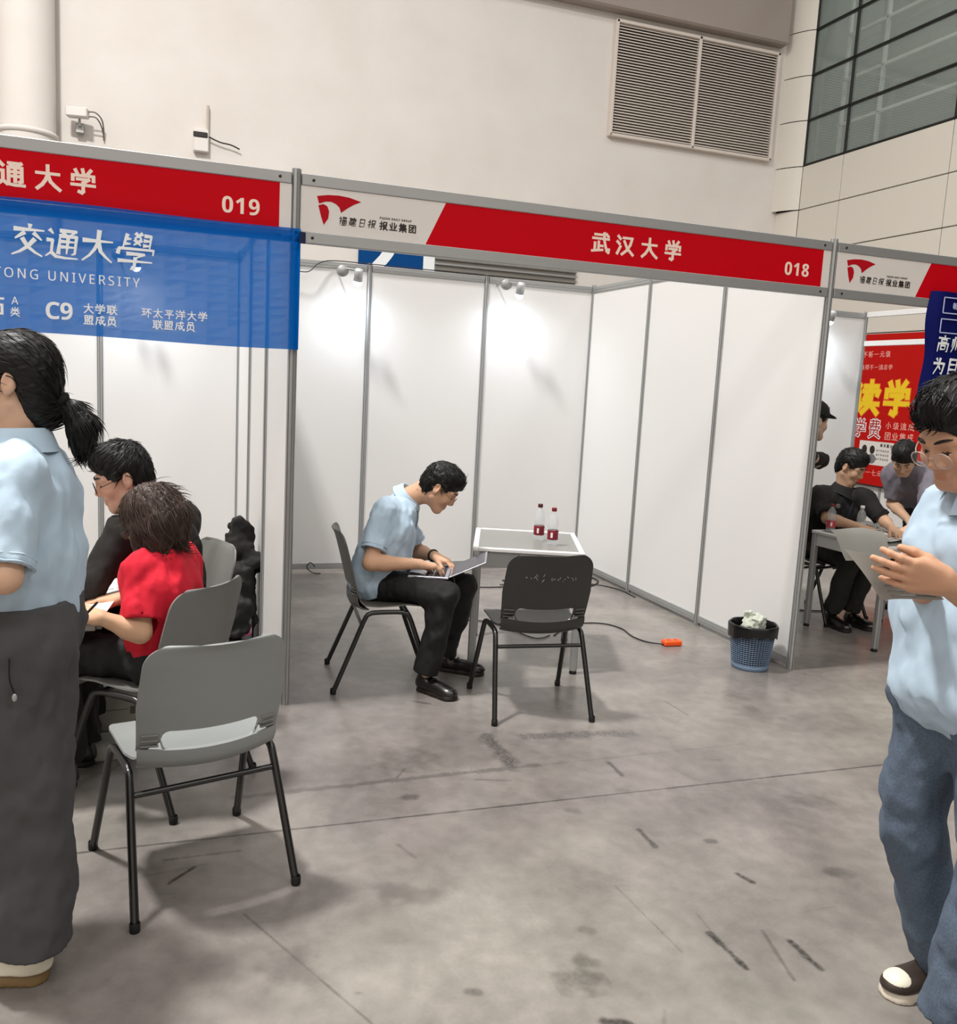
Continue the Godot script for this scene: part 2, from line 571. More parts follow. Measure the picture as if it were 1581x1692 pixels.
func floor_texture() -> ImageTexture:
	var N := 2048
	var S := 10.0
	var lay: Array = []
	for k in 4:
		var f := FastNoiseLite.new()
		f.seed = 11 + k
		f.noise_type = FastNoiseLite.TYPE_SIMPLEX_SMOOTH
		f.fractal_octaves = 5
		f.frequency = [0.0022, 0.009, 0.05, 0.3][k]
		lay.append(f.get_image(N, N, false, false, true).get_data())
	# dark marks: a low-resolution drawing of scuffs and stains in world coordinates
	var marks := PackedFloat32Array()
	marks.resize(N * N)
	var rn := RandomNumberGenerator.new()
	rn.seed = 77
	var grit: PackedByteArray = lay[3]
	var mid: PackedByteArray = lay[2]
	var line := func(x0: float, z0: float, x1: float, z1: float, w: float, s: float, rough: float):
		var a := Vector2((x0 + 3.0) / S * N, (z0 + 4.0) / S * N)
		var b := Vector2((x1 + 3.0) / S * N, (z1 + 4.0) / S * N)
		var r := w / S * N * 0.5
		var lo := Vector2(min(a.x, b.x) - r - 2, min(a.y, b.y) - r - 2)
		var hi := Vector2(max(a.x, b.x) + r + 2, max(a.y, b.y) + r + 2)
		var ab := b - a
		var L: float = max(ab.length_squared(), 0.001)
		for y in range(max(0, int(lo.y)), min(N, int(hi.y) + 1)):
			for x in range(max(0, int(lo.x)), min(N, int(hi.x) + 1)):
				var p := Vector2(x, y)
				var t := clampf((p - a).dot(ab) / L, 0.0, 1.0)
				var d := p.distance_to(a + ab * t)
				d += (float(mid[y * N + x]) - 128.0) / 128.0 * r * 0.55
				var q := clampf((r - d) / max(r * 0.9, 1.0) + 0.35, 0.0, 1.0)
				if q > 0.0:
					var g := lerpf(1.0, clampf(float(grit[y * N + x]) / 110.0 - 0.55, 0.0, 1.4), rough)
					var i := y * N + x
					marks[i] = max(marks[i], q * s * g * 0.8)
	# saw cuts
	line.call(-3.0, 1.215, 7.0, 1.33, 0.009, 0.62, 0.1)
	line.call(-0.34, 1.72, 0.85, 4.2, 0.006, 0.45, 0.2)
	line.call(4.6, -4.0, 4.7, 6.0, 0.008, 0.5, 0.2)
	line.call(-0.3, 0.955, 0.95, 0.935, 0.035, 0.3, 0.5)
	line.call(0.9, 0.94, 2.0, 0.93, 0.012, 0.15, 0.5)
	# tape residue and rubber scuffs
	line.call(0.834, 0.60, 0.84, 0.93, 0.075, 0.5, 0.9)
	line.call(1.02, 0.63, 1.53, 0.70, 0.075, 0.42, 0.95)
	line.call(0.985, 2.17, 0.99, 2.34, 0.022, 0.8, 0.6)
	line.call(1.20, 2.265, 1.198, 2.40, 0.022, 0.75, 0.6)
	line.call(1.092, 1.55, 1.088, 1.67, 0.022, 0.6, 0.4)
	line.call(1.265, 0.98, 1.258, 1.11, 0.02, 0.55, 0.4)
	line.call(1.93, 0.34, 1.94, 0.55, 0.006, 0.7, 0.1)
	line.call(1.27, 1.90, 1.29, 1.96, 0.02, 0.7, 0.5)
	line.call(-0.55, 1.50, -0.47, 1.42, 0.012, 0.7, 0.3)
	line.call(0.50, 2.42, 0.55, 2.45, 0.03, 0.7, 0.4)
	line.call(1.15, 2.2, 1.09, 2.42, 0.012, 0.35, 0.6)
	line.call(0.62, 0.08, 0.70, 0.14, 0.02, 0.4, 0.4)
	for s in [[0.50, 2.26, 0.11, 0.32], [0.55, 2.19, 0.06, 0.3], [1.62, 1.98, 0.07, 0.3], [0.33, 1.10, 0.05, 0.35], [0.12, 1.72, 0.12, 0.16], [0.20, 1.76, 0.1, 0.14], [1.2, 1.25, 0.08, 0.15], [-0.2, 2.05, 0.05, 0.2], [0.2, 2.22, 0.03, 0.3], [0.62, 2.05, 0.04, 0.2], [1.3, 1.68, 0.03, 0.4], [0.9, 1.35, 0.05, 0.25], [1.9, 1.5, 0.14, 0.15], [2.3, 0.6, 0.2, 0.14], [-0.05, 0.2, 0.2, 0.12], [0.4, 0.75, 0.25, 0.14], [-0.25, 2.0, 0.15, 0.2]]:
		line.call(s[0], s[1], s[0] + 0.02, s[1] + 0.01, s[2], s[3], 0.35)
	for k in 260:
		var x := rn.randf_range(-2.6, 6.4)
		var z := rn.randf_range(-3.0, 5.0)
		var L := rn.randf_range(0.01, 0.16) if rn.randf() < 0.6 else rn.randf_range(0.2, 0.7)
		var a := rn.randfn(PI / 2, 0.5) if rn.randf() < 0.6 else rn.randfn(0.1, 0.3)
		line.call(x, z, x + cos(a) * L, z + sin(a) * L, rn.randf_range(0.004, 0.014), rn.randf_range(0.08, 0.34), 0.7)
	var l0: PackedByteArray = lay[0]
	var l1: PackedByteArray = lay[1]
	var out := PackedByteArray()
	out.resize(N * N * 3)
	var j := 0
	for i in N * N:
		var m := (l0[i] - 128) * 0.20 + (l1[i] - 128) * 0.22 + (mid[i] - 128) * 0.12 + (grit[i] - 128) * 0.05
		var k := 1.0 - marks[i]
		var b := (122.0 + m * 0.6) * k
		out[j] = int(clampf(b * 1.0 + 3.0, 0, 255))
		out[j + 1] = int(clampf(b * 0.961 + 2.3 + (l0[i] - 128) * 0.02, 0, 255))
		out[j + 2] = int(clampf(b * 0.925 + 2.0, 0, 255))
		j += 3
	return ImageTexture.create_from_image(Image.create_from_data(N, N, false, Image.FORMAT_RGB8, out))

func hall():
	# floor: one slab of polished concrete
	var fl := MB.new()
	var x0 := -14.0
	var x1 := 10.2
	var z0 := -10.0
	var z1 := 14.0
	var i := fl.vert(V(x0, 0, z1), Vector3.UP, Vector2((x0 + 3) / 10.0, (z1 + 4) / 10.0))
	fl.vert(V(x1, 0, z1), Vector3.UP, Vector2((x1 + 3) / 10.0, (z1 + 4) / 10.0))
	fl.vert(V(x1, 0, z0), Vector3.UP, Vector2((x1 + 3) / 10.0, (z0 + 4) / 10.0))
	fl.vert(V(x0, 0, z0), Vector3.UP, Vector2((x0 + 3) / 10.0, (z0 + 4) / 10.0))
	fl.t3(i, i + 1, i + 2)
	fl.t3(i, i + 2, i + 3)
	fl.box(V((x0 + x1) / 2, -0.13, (z0 + z1) / 2), V(x1 - x0, 0.25, z1 - z0))
	var fm := mat(Color(1, 1, 1), 1.0, 0.0, 0.5)
	fm.albedo_texture = floor_texture()
	fm.roughness_texture = noise_tex(0.012, 512, 0.0, 21, ramp2(Color(0.18, 0.18, 0.18), Color(0.42, 0.42, 0.42)))
	fm.normal_enabled = false
	struct("floor", fl, fm, "scuffed grey polished concrete floor of the exhibition hall", "floor")
	# walls and ceiling
	var b := MB.new()
	b.box(V(-2.0, 6.0, -9.58), V(24.6, 12.0, 0.3))
	struct("wall_back", b, M.plaster, "tall plain cream plastered hall wall above the booths", "wall")
	b = MB.new()
	b.box(V(-14.15, 6.0, 2.2), V(0.3, 12.0, 24.6))
	struct("wall_left", b, M.plaster, "far left hall wall beyond the frame", "wall")
	b = MB.new()
	b.box(V(-2.0, 6.0, 14.15), V(24.6, 12.0, 0.3))
	struct("wall_front", b, M.plaster, "hall wall behind the viewer", "wall")
	b = MB.new()
	b.box(V(-1.5, 12.15, 2.2), V(26.0, 0.3, 24.9))
	struct("ceiling", b, M.plaster, "white hall ceiling beyond the top of the frame", "ceiling")
	# slab in darker grey that paints the shadow along the top of the back wall
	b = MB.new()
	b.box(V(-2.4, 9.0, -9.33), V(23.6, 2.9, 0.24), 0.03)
	struct("shade_trim_1", b, mat(Color(0.62, 0.575, 0.545), 0.85), "grey bulkhead along the top of the hall wall above the louvre, a slab painted as shadow", "shade")
	# round column casing on the left
	b = MB.new()
	b.lathe([Vector2(0.34, 0), Vector2(0.34, 12.0)], 40, V(-2.215, 0, -9.2))
	var colm := struct("wall_column", b, M.plaster, "pale round column casing running up the hall wall at the left", "column")
	b = MB.new()
	b.lathe([Vector2(0.345, 0.0), Vector2(0.37, 0.02), Vector2(0.37, 0.05), Vector2(0.345, 0.07)], 40, V(-2.215, 4.47, -9.2))
	part("collar", b, M.plaster, colm)
	right_wall()
	louvre()
	wall_fittings()

func right_wall():
	var X := 9.75
	# the solid wall behind the cladding
	var b := MB.new()
	b.box(V(X + 0.14, 2.8, 2.2), V(0.2, 5.6, 23.5))
	b.box(V(X + 0.14, 11.4, 2.2), V(0.2, 1.2, 23.5))
	b.box(V(X + 0.14, 8.2, 6.0), V(0.2, 5.2, 16.0))
	var w := struct("wall_right", b, M.joint, "right hall wall clad in large beige panels below a dark window band", "wall")
	var ys := [0.0, 0.55, 1.27, 1.99, 2.71, 3.41, 4.125, 4.865, 5.585]
	var zs := [-9.0, -8.025, -5.87, -3.7, -1.5, 0.7]
	for r in ys.size() - 1:
		for k in zs.size() - 1:
			var p := MB.new()
			var h: float = ys[r + 1] - ys[r] - 0.016
			var l: float = zs[k + 1] - zs[k] - 0.016
			p.box(V(X + 0.02, (ys[r] + ys[r + 1]) / 2, (zs[k] + zs[k + 1]) / 2), V(0.05, h, l), 0.004)
			part("panel", p, M.clad, w)
	# curved strip that turns the corner to the back wall
	var sy := [0.0, 0.55, 1.27, 1.99, 2.71, 3.41, 4.125, 4.865, 5.585, 6.335, 7.06, 7.785, 8.57]
	for r in sy.size() - 1:
		var lo: float = sy[r] + 0.008
		var hi: float = sy[r + 1] - 0.008
		var xl := 9.52 if r >= 7 else 9.62
		var g: Array = []
		for q in 7:
			var t := q / 6.0
			var a := t * PI / 2
			var px := lerpf(xl, X, pow(t, 1.3))
			var pz := lerpf(-9.43, -9.008, 0.55 * t + 0.45 * sin(a))
			g.append([V(px, lo, pz), V(px, (lo + hi) / 2, pz), V(px, hi, pz)])
		var s := MB.new()
		s.sheet(g, 0.02)
		part("corner_panel", s, M.clad, w)
	b = MB.new()
	b.box(V(9.70, 4.3, -9.40), V(0.3, 8.6, 0.1), 0.0, Basis(Vector3.UP, -0.9))
	part("corner_backing", b, M.joint, w)
	# window band
	var win := struct("window_1", MB.new(), M.alu_dark, "dark glazed window band high in the right hall wall", "window")
	var frame := MB.new()
	var wy := [5.6, 6.335, 7.06, 7.785, 8.5, 9.22, 10.0, 10.8]
	var wz := [-9.0, -8.025, -5.87, -3.7, -2.0]
	var dark := mat(Color(0.13, 0.135, 0.13), 0.5, 0.3)
	for y in wy:
		frame.box(V(X + 0.03, y, -5.5), V(0.07, 0.035, 7.0), 0.004)
	for z in wz:
		frame.box(V(X + 0.03, 8.2, z), V(0.07, 5.2, 0.035), 0.004)
	part("window_frame", frame, dark, win)
	var glass := mat(Color(0.70, 0.76, 0.74, 0.26), 0.02)
	glass.transparency = BaseMaterial3D.TRANSPARENCY_ALPHA
	for r in wy.size() - 1:
		for k in wz.size() - 1:
			var p := MB.new()
			p.box(V(X + 0.03, (wy[r] + wy[r + 1]) / 2, (wz[k] + wz[k + 1]) / 2), V(0.012, wy[r + 1] - wy[r] - 0.03, wz[k + 1] - wz[k] - 0.03))
			part("pane", p, glass, win)
	# second, inner frame and the room behind the glass
	var inner := MB.new()
	for y in wy:
		inner.box(V(10.4, y, -5.5), V(0.06, 0.055, 7.0), 0.006)
	for z in [-8.95, -8.08, -5.9, -3.7]:
		inner.box(V(10.4, 8.2, z), V(0.06, 5.2, 0.055), 0.006)
	part("inner_frame", inner, mat(Color(0.86, 0.88, 0.87), 0.5), win)
	var room := MB.new()
	room.box(V(11.4, 8.2, -5.5), V(0.1, 5.6, 7.6))
	room.box(V(10.6, 8.2, -9.35), V(1.7, 5.6, 0.1))
	room.box(V(10.6, 8.2, -1.7), V(1.7, 5.6, 0.1))
	room.box(V(10.6, 5.45, -5.5), V(1.7, 0.1, 7.6))
	room.box(V(10.6, 11.0, -5.5), V(1.7, 0.1, 7.6))
	part("inner_room", room, mat(Color(0.55, 0.57, 0.56), 0.8), win)
	var lm := thing("added_tube_light", "added unseen tube lamp that brightens the room behind the dark window band", "lamp", V(11.0, 10.85, -6.5))  # added lamp, unseen, to brighten the inner frame and panes
	var tb := MB.new()
	tb.tube([V(0, 0, -1.2), V(0, 0, 1.2)], 0.03, 10)
	var em := mat(Color(1, 1, 1), 0.5)
	em.emission_enabled = true
	em.emission = Color(0.95, 1.0, 0.98)
	em.emission_energy_multiplier = 2.0
	part("added_lamp_tube", tb, em, lm)
	var al := AreaLight3D.new()
	al.name = "lamp_light"
	al.area_size = Vector2(0.1, 2.4)
	al.light_energy = 6.0
	al.light_color = Color(0.92, 1.0, 0.96)
	al.shadow_enabled = true
	al.set("area_range", 30.0)
	al.rotation.x = -PI / 2
	al.position = V(0, -0.04, 0)
	lm.add_child(al)
	var bl := MB.new()
	for k in 74:
		var y := 5.62 + k * 0.029
		bl.box(V(10.62, y, -5.5), V(0.022, 0.004, 7.0), 0.0, Basis(Vector3.BACK, 0.7))
	var bp := part("blind_slats", bl, mat(Color(0.60, 0.60, 0.57), 0.6), win)
	bp.set_meta("kind", "stuff")

func louvre():
	var t := thing("wall_louvre", "large white slatted ventilation louvre in two halves on the hall wall", "vent", V(6.23, 5.69, -9.43))
	var W := 3.08
	var H := 1.76
	var b := MB.new()
	b.box(V(W / 2, H / 2, 0.012), V(W - 0.04, H - 0.04, 0.02))
	part("back_plate", b, mat(Color(0.10, 0.085, 0.085), 0.9), t)
	var fr := MB.new()
	fr.box(V(W / 2, 0.02, 0.05), V(W + 0.04, 0.05, 0.1), 0.006)
	fr.box(V(W / 2, H - 0.02, 0.05), V(W + 0.04, 0.05, 0.1), 0.006)
	fr.box(V(0.0, H / 2, 0.05), V(0.05, H, 0.1), 0.006)
	fr.box(V(W, H / 2, 0.05), V(0.05, H, 0.1), 0.006)
	fr.box(V(W * 0.497, H / 2, 0.05), V(0.05, H, 0.1), 0.006)
	var wm := mat(Color(0.84, 0.80, 0.765), 0.5)
	part("frame", fr, wm, t)
	var sl := MB.new()
	sl.box(Vector3.ZERO, V(W * 0.5 - 0.055, 0.004, 0.05), 0.0, Basis(Vector3.RIGHT, 0.75))
	sl.box(V(0, -0.017, 0.022), V(W * 0.5 - 0.055, 0.010, 0.004))
	var m := sl.mesh()
	var count := 38
	for half in 2:
		for k in count:
			var s := part("slat", m, wm, t)
			s.position = V(W * (0.25 + 0.495 * half), 0.06 + (H - 0.10) * (k + 0.5) / count, 0.055)

func wall_fittings():
	# a small white camera-like box on a bracket with two cables
	var t := thing("wall_camera", "small white box camera on a bracket with looping cables on the hall wall", "camera", V(-1.62, 4.86, -9.2))
	var b := MB.new()
	b.box(V(0, 0, 0), V(0.27, 0.12, 0.14), 0.012, Basis(Vector3.UP, -0.2))
	part("housing", b, M.board, t)
	b = MB.new()
	b.box(V(0.02, -0.10, -0.08), V(0.03, 0.10, 0.03), 0.004)
	b.box(V(0.02, -0.16, -0.16), V(0.10, 0.12, 0.10), 0.004)
	part("bracket", b, M.alu, t)
	b = MB.new()
	b.tube(curve([V(0.14, 0.03, 0), V(0.22, 0.03, 0.0), V(0.29, -0.03, -0.05), V(0.31, -0.13, -0.15), V(0.31, -0.27, -0.2)], 6), 0.009, 6)
	b.tube(curve([V(0.14, -0.03, 0), V(0.22, -0.03, 0.0), V(0.27, -0.08, -0.05), V(0.30, -0.16, -0.15), V(0.31, -0.27, -0.2)], 6), 0.009, 6)
	part("cable", b, mat(Color(0.45, 0.42, 0.4), 0.6), t)
	# a dark-capped junction box with a conduit
	t = thing("junction_box", "small pale junction box with a dark opening and thin pipes on the hall wall", "box", V(-0.06, 4.80, -9.38))
	b = MB.new()
	b.box(V(0, -0.04, 0.0), V(0.20, 0.30, 0.10), 0.01)
	part("box_body", b, M.board, t)
	b = MB.new()
	b.box(V(-0.01, 0.03, 0.055), V(0.19, 0.07, 0.02), 0.008)
	part("opening", b, M.letter_dark, t)
	b = MB.new()
	b.tube([V(0.09, 0.12, 0.0), V(0.09, 0.44, 0.0)], 0.018, 8)
	part("conduit", b, mat(Color(0.74, 0.70, 0.66), 0.7), t)
	b = MB.new()
	b.tube(curve([V(0.10, 0.02, 0.03), V(0.25, -0.03, 0.02), V(0.40, -0.05, 0.03), V(0.52, -0.09, 0.02)], 6), 0.010, 6)
	part("cable", b, M.letter_dark, t)
	# blue numbered sign and a long grille low on the wall behind the middle booth
	t = thing("hall_sign", "blue hall sign with white numerals seen above the booth back wall", "sign", V(2.22, 3.30, -9.40))
	b = MB.new()
	b.box(V(0.57, 0.30, 0), V(1.16, 0.95, 0.04), 0.005)
	part("sign_board", b, mat(Color(0.0, 0.26, 0.50), 0.6, 0.0, 0.25), t)
	latin(t, "numerals", "21", 0.86, V(0.0, -0.30, 0.022), M.letter_white, true, false, 6)
	t = thing("wall_grille", "long dark slot grille on the hall wall just above the booth", "vent", V(3.40, 3.30, -9.43))
	b = MB.new()
	b.box(V(1.2, 0.16, 0.02), V(2.4, 0.32, 0.04))
	part("back_plate", b, M.alu_dark, t)
	for k in 4:
		b = MB.new()
		b.box(V(1.2, 0.04 + k * 0.08, 0.05), V(2.4, 0.03, 0.06), 0.004)
		part("slat", b, M.alu if k % 2 else M.alu_dark, t)

# ------------------------------------------------------------------ booths
func pole_mesh(h: float, r := 0.021) -> ArrayMesh:
	# an eight-grooved aluminium system post
	var mb := MB.new()
	var ring := PackedVector2Array()
	for k in 8:
		var a := TAU * k / 8.0
		for e in [[-0.30, 1.0], [-0.12, 1.03], [-0.10, 0.72], [0.10, 0.72], [0.12, 1.03], [0.30, 1.0]]:
			ring.push_back(Vector2.from_angle(a + e[0]) * r * e[1])
	mb.prism(ring, V(0, h, 0), Vector3.RIGHT, Vector3.FORWARD, h)
	return mb.mesh()

var POLE: ArrayMesh
var PANEL: ArrayMesh
var RAILX: ArrayMesh

func partition(called_label: String, from: Vector3, dir: Vector3, count: int, skip_first := false, skip_last := false) -> Node3D:
	var t := thing("booth_partition", called_label, "partition", from, atan2(-dir.z, dir.x))
	for k in count:
		var p := part("panel", PANEL, M.panel, t)
		p.position = V(k + 0.5, 0, 0)
		var r := part("top_rail", RAILX, M.alu, t)
		r.position = V(k + 0.5, 2.475, 0)
		r = part("base_rail", RAILX, M.alu, t)
		r.position = V(k + 0.5, 0.05, 0)
	for k in count + 1:
		if (k == 0 and skip_first) or (k == count and skip_last): continue
		var p := part("pole", POLE, M.alu, t)
		p.position = V(k, 0.0, 0)
	return t

func logo(t: Node3D, x: float):
	# red wing-like emblem, brush lettering, small bold lettering
	var o := V(x, 2.345, 0.0131)
	var e := MB.new()
	var up := PackedVector2Array()
	for q in [[-0.10, 0.062], [-0.05, 0.072], [0.0, 0.075], [0.05, 0.071], [0.104, 0.058], [0.07, 0.042], [0.04, 0.022], [0.012, 0.0], [0.004, 0.022], [-0.012, 0.036], [-0.035, 0.044], [-0.06, 0.042], [-0.09, 0.030]]:
		up.push_back(Vector2(q[0], q[1]))
	e.prism(up, o, Vector3.RIGHT, Vector3.UP, 0.0012)
	var lo := PackedVector2Array()
	for q in [[-0.093, 0.022], [-0.07, 0.030], [-0.052, 0.022], [-0.043, 0.0], [-0.046, -0.03], [-0.066, -0.062], [-0.078, -0.03]]:
		lo.push_back(Vector2(q[0], q[1]))
	e.prism(lo, o, Vector3.RIGHT, Vector3.UP, 0.0012)
	part("emblem", e, M.red_logo, t)
	write_on(t, "lettering", "福建日报", 0.040, 0.0455, V(x - 0.002, 2.290, 0.0121), M.letter_dark, 0.09, true, 0.15)
	write_on(t, "lettering", "报业集团", 0.040, 0.0465, V(x + 0.193, 2.289, 0.0121), M.letter_dark, 0.13)
	latin(t, "lettering", "FUJIAN DAILY GROUP", 0.0092, V(x + 0.194, 2.336, 0.0121), M.letter_dark, true, false, 10)

func fascia(x0: float, label: String, name_text: String, name_x: float, number: String, number_x: float) -> Node3D:
	var t := thing("booth_fascia", label, "fascia", V(x0, 0, 0))
	for y in [2.4725, 2.2195]:
		var b := MB.new()
		b.box(V(1.5, y, 0.0), V(2.955, 0.052, 0.034), 0.003)
		var rl := part("rail", b, M.alu, t)
		var s := MB.new()
		for x in [0.075, 2.925]:
			s.lathe([Vector2(0.007, 0.0), Vector2(0.007, 0.002), Vector2(0.0, 0.002)], 10, V(x, y, 0.017), Basis(Vector3.RIGHT, PI / 2))
		part("screw", s, M.screw, rl)
	var b := MB.new()
	b.box(V(1.5, 2.346, 0.008), V(2.955, 0.205, 0.008))
	part("board", b, M.board, t)
	var red := MB.new()
	red.prism(PackedVector2Array([Vector2(0.612, 2.2455), Vector2(2.925, 2.2455), Vector2(2.925, 2.4465), Vector2(0.705, 2.4465)]), V(0, 0, 0.0128), Vector3.RIGHT, Vector3.UP, 0.0008)
	part("red_print", red, M.red, t)
	logo(t, 0.192)
	write_on(t, "lettering", name_text, 0.105, 0.1415, V(name_x, 2.295, 0.0125), M.letter, 0.135)
	latin(t, "lettering", number, 0.069, V(number_x, 2.290, 0.0125), M.letter, true, false, 4)
	return t

func spot_lamp(label: String, at: Vector3, energy: float):
	# arm spotlight clamped to the top rail of a back wall: disc at the clamp, short arm, can-shaped head that shines down
	var t := thing("arm_spotlight", label, "lamp", at, 0.0, "")
	var b := MB.new()
	b.lathe([Vector2(0.0, -0.02), Vector2(0.042, -0.02), Vector2(0.045, -0.012), Vector2(0.045, 0.012), Vector2(0.042, 0.02), Vector2(0.0, 0.02)], 20, V(-0.12, 0.02, 0.0), Basis(Vector3.RIGHT, PI / 2))
	part("mount", b, mat(Color(0.62, 0.62, 0.62), 0.35, 0.4), t)
	b = MB.new()
	b.tube(curve([V(-0.12, 0.03, -0.21), V(-0.12, 0.05, -0.1), V(-0.11, 0.04, 0.0), V(-0.06, 0.035, 0.02), V(0.0, 0.03, 0.02)], 5), 0.008, 8)
	part("arm", b, M.alu, t)
	var tilt := Basis(Vector3.RIGHT, 0.35)
	b = MB.new()
	b.lathe([Vector2(0.036, -0.05), Vector2(0.030, -0.045), Vector2(0.034, -0.05), Vector2(0.034, 0.03), Vector2(0.026, 0.045), Vector2(0.0, 0.048)], 20, V(0, 0, 0.02), tilt)
	part("lamp_head", b, mat(Color(0.78, 0.79, 0.80), 0.35, 0.3), t)
	var em := mat(Color(1, 1, 1), 0.5)
	em.emission_enabled = true
	em.emission = Color(0.93, 0.96, 1.0)
	em.emission_energy_multiplier = 14.0
	b = MB.new()
	b.ball(V(0, 0, 0.02) + tilt * V(0, -0.062, 0), V(0.033, 0.030, 0.033), tilt)
	part("bulb", b, em, t)
	var l := SpotLight3D.new()
	l.name = "bulb_light"
	l.light_color = Color(0.90, 0.95, 1.0)
	l.light_energy = energy
	l.spot_range = 12.0
	l.spot_attenuation = 2.0
	l.spot_angle = 86.0
	l.spot_angle_attenuation = 1.0
	l.light_size = 0.09
	l.shadow_enabled = true
	l.position = V(0, -0.105, 0.075)
	l.rotation.x = -PI / 2 + 0.25
	t.add_child(l)

func booths():
	POLE = pole_mesh(2.515)
	var pm := MB.new()
	pm.box(V(0, 1.255, 0), V(0.968, 2.40, 0.006))
	PANEL = pm.mesh()
	var rm := MB.new()
	rm.box(Vector3.ZERO, V(0.958, 0.052, 0.026), 0.003)
	rm.box(V(0, 0.0, 0.013), V(0.958, 0.006, 0.004))
	RAILX = rm.mesh()
	# the partitions
	partition("white panelled back wall of the middle booth behind the laptop man", V(0, 0, -3), Vector3.RIGHT, 3, true, true)
	partition("white panelled back wall of the left booth behind the seated pair", V(-3, 0, -3), Vector3.RIGHT, 3, false, true)
	partition("white panelled back wall of the right booth lit by a bright spotlight", V(3, 0, -3), Vector3.RIGHT, 3, true, false)
	partition("white side partition at the left post, seen edge-on between two booths", V(0, 0, -3), Vector3.BACK, 3)
	partition("white side partition on the right of the middle booth behind the waste bin", V(3, 0, -3), Vector3.BACK, 3)
	# fascias
	var f19 := fascia(-3.0, "red and white name board of the left booth numbered 019", "", 0, "019", 2.677)
	write_on(f19, "lettering", "通大学", 0.105, 0.1345, V(1.795, 2.298, 0.0125), M.letter, 0.135)
	fascia(0.0, "red and white name board over the middle booth numbered 018", "武汉大学", 1.483, "018", 2.674)
	fascia(3.0, "red and white name board at the right edge behind the navy banner", "", 0, "", 2.7)
	# open right side of the right booth: two rails without a board
	var t := thing("side_rails", "pair of pale open rails along the side of the right booth", "rail", V(6, 0, 0))
	for y in [2.485, 2.205]:
		var b := MB.new()
		b.box(V(0, y, -1.5), V(0.03, 0.05, 2.95), 0.003)
		part("rail", b, M.panel, t)
	var pp := part("pole", POLE, M.alu, t)
	pp.position = V(0, 0, 0)
	# arm spotlights on the back walls
	spot_lamp("arm spotlight on the left part of the middle booth's back wall", V(0.862, 2.392, -2.78), 0.45)
	spot_lamp("arm spotlight on the right part of the middle booth's back wall", V(2.215, 2.405, -2.78), 0.45)
	spot_lamp("arm spotlight shining through the blue banner in the left booth", V(-0.745, 2.36, -2.80), 0.42)
	spot_lamp("arm spotlight glaring beside the right front post", V(5.40, 2.425, -2.80), 0.55)
	banner_left()
	banner_right()
	poster_wall()

func banner_left():
	# translucent blue cloth hung over the front of the left booth, its right end wrapped round the post
	var t := thing("blue_banner", "large translucent blue cloth banner with white lettering over the left booth", "banner", V(0, 0, 0))
	var path: Array = []
	for k in 30: path.append(Vector2(lerpf(-2.6, -0.03, k / 29.0), 0.045))
	for k in range(1, 8):
		var a := PI / 2 - k / 7.0 * PI * 0.62
		path.append(Vector2(-0.006 + 0.030 * cos(a), 0.006 + 0.037 * sin(a)))
	var g: Array = []
	for p in path:
		var col: Array = []
		for j in 15:
			var y := lerpf(1.712, 2.250, j / 14.0)
			var fold := 0.006 * sin(p.x * 7.0 + y * 3.0) + 0.003 * sin(p.x * 23.0)
			if p.x > -0.05: fold = 0.0
			if j > 11: fold *= 0.3
			col.append(V(p.x, y + 0.004 * sin(p.x * 5.0), p.y + fold))
		g.append(col)
	var mb := MB.new()
	mb.sheet(g, 0.0)
	M.banner = mat(Color(0.0, 0.43, 0.75, 0.91), 0.65, 0.0, 0.2)
	M.banner.transparency = BaseMaterial3D.TRANSPARENCY_ALPHA
	M.banner.backlight_enabled = true
	M.banner.backlight = Color(0.0, 0.66, 1.0)
	part("cloth", mb, M.banner, t)
	# the taped flap at the upper right
	var f := MB.new()
	f.box(V(0.018, 2.215, 0.030), V(0.055, 0.05, 0.004), 0.001, Basis(Vector3.UP, 0.35))
	part("flap", f, mat(Color(0.02, 0.10, 0.27), 0.6), t)
	var z := 0.056
	write_on(t, "lettering", "交", 0.135, 0.13, V(-1.165, 2.018, z), M.letter_white, 0.10, true, 0.12)
	write_on(t, "lettering", "通", 0.135, 0.13, V(-1.035, 2.018, z), M.letter_white, 0.09, true, 0.12)
	write_on(t, "lettering", "大", 0.140, 0.13, V(-0.905, 2.018, z), M.letter_white, 0.10, true, 0.12)
	write_on(t, "lettering", "學", 0.170, 0.13, V(-0.772, 1.995, z), M.letter_white, 0.07, true, 0.14)
	write_on(t, "lettering", "一", 0.135, 0.13, V(-1.33, 2.02, z), M.letter_white, 0.09, true, 0.12)
	latin(t, "lettering", "JIAOTONG UNIVERSITY", 0.038, V(-1.361, 1.922, z), M.letter_white, false, false, 15)
	latin(t, "lettering", "A", 0.030, V(-1.156, 1.824, z), M.letter_white, false)
	write_on(t, "lettering", "类", 0.038, 0.04, V(-1.162, 1.775, z), M.letter_white, 0.10)
	write_on(t, "lettering", "高", 0.078, 0.08, V(-1.258, 1.778, z), M.letter_white, 0.13)
	latin(t, "lettering", "C9", 0.070, V(-1.028, 1.774, z), M.letter_white, true, false, -4)
	write_on(t, "lettering", "大学联", 0.042, 0.0455, V(-0.885, 1.808, z), M.letter_white, 0.11)
	write_on(t, "lettering", "盟成员", 0.042, 0.0455, V(-0.885, 1.760, z), M.letter_white, 0.11)
	write_on(t, "lettering", "环太平洋大学", 0.042, 0.0465, V(-0.655, 1.808, z), M.letter_white, 0.10)
	write_on(t, "lettering", "联盟成员", 0.042, 0.0455, V(-0.610, 1.760, z), M.letter_white, 0.10)

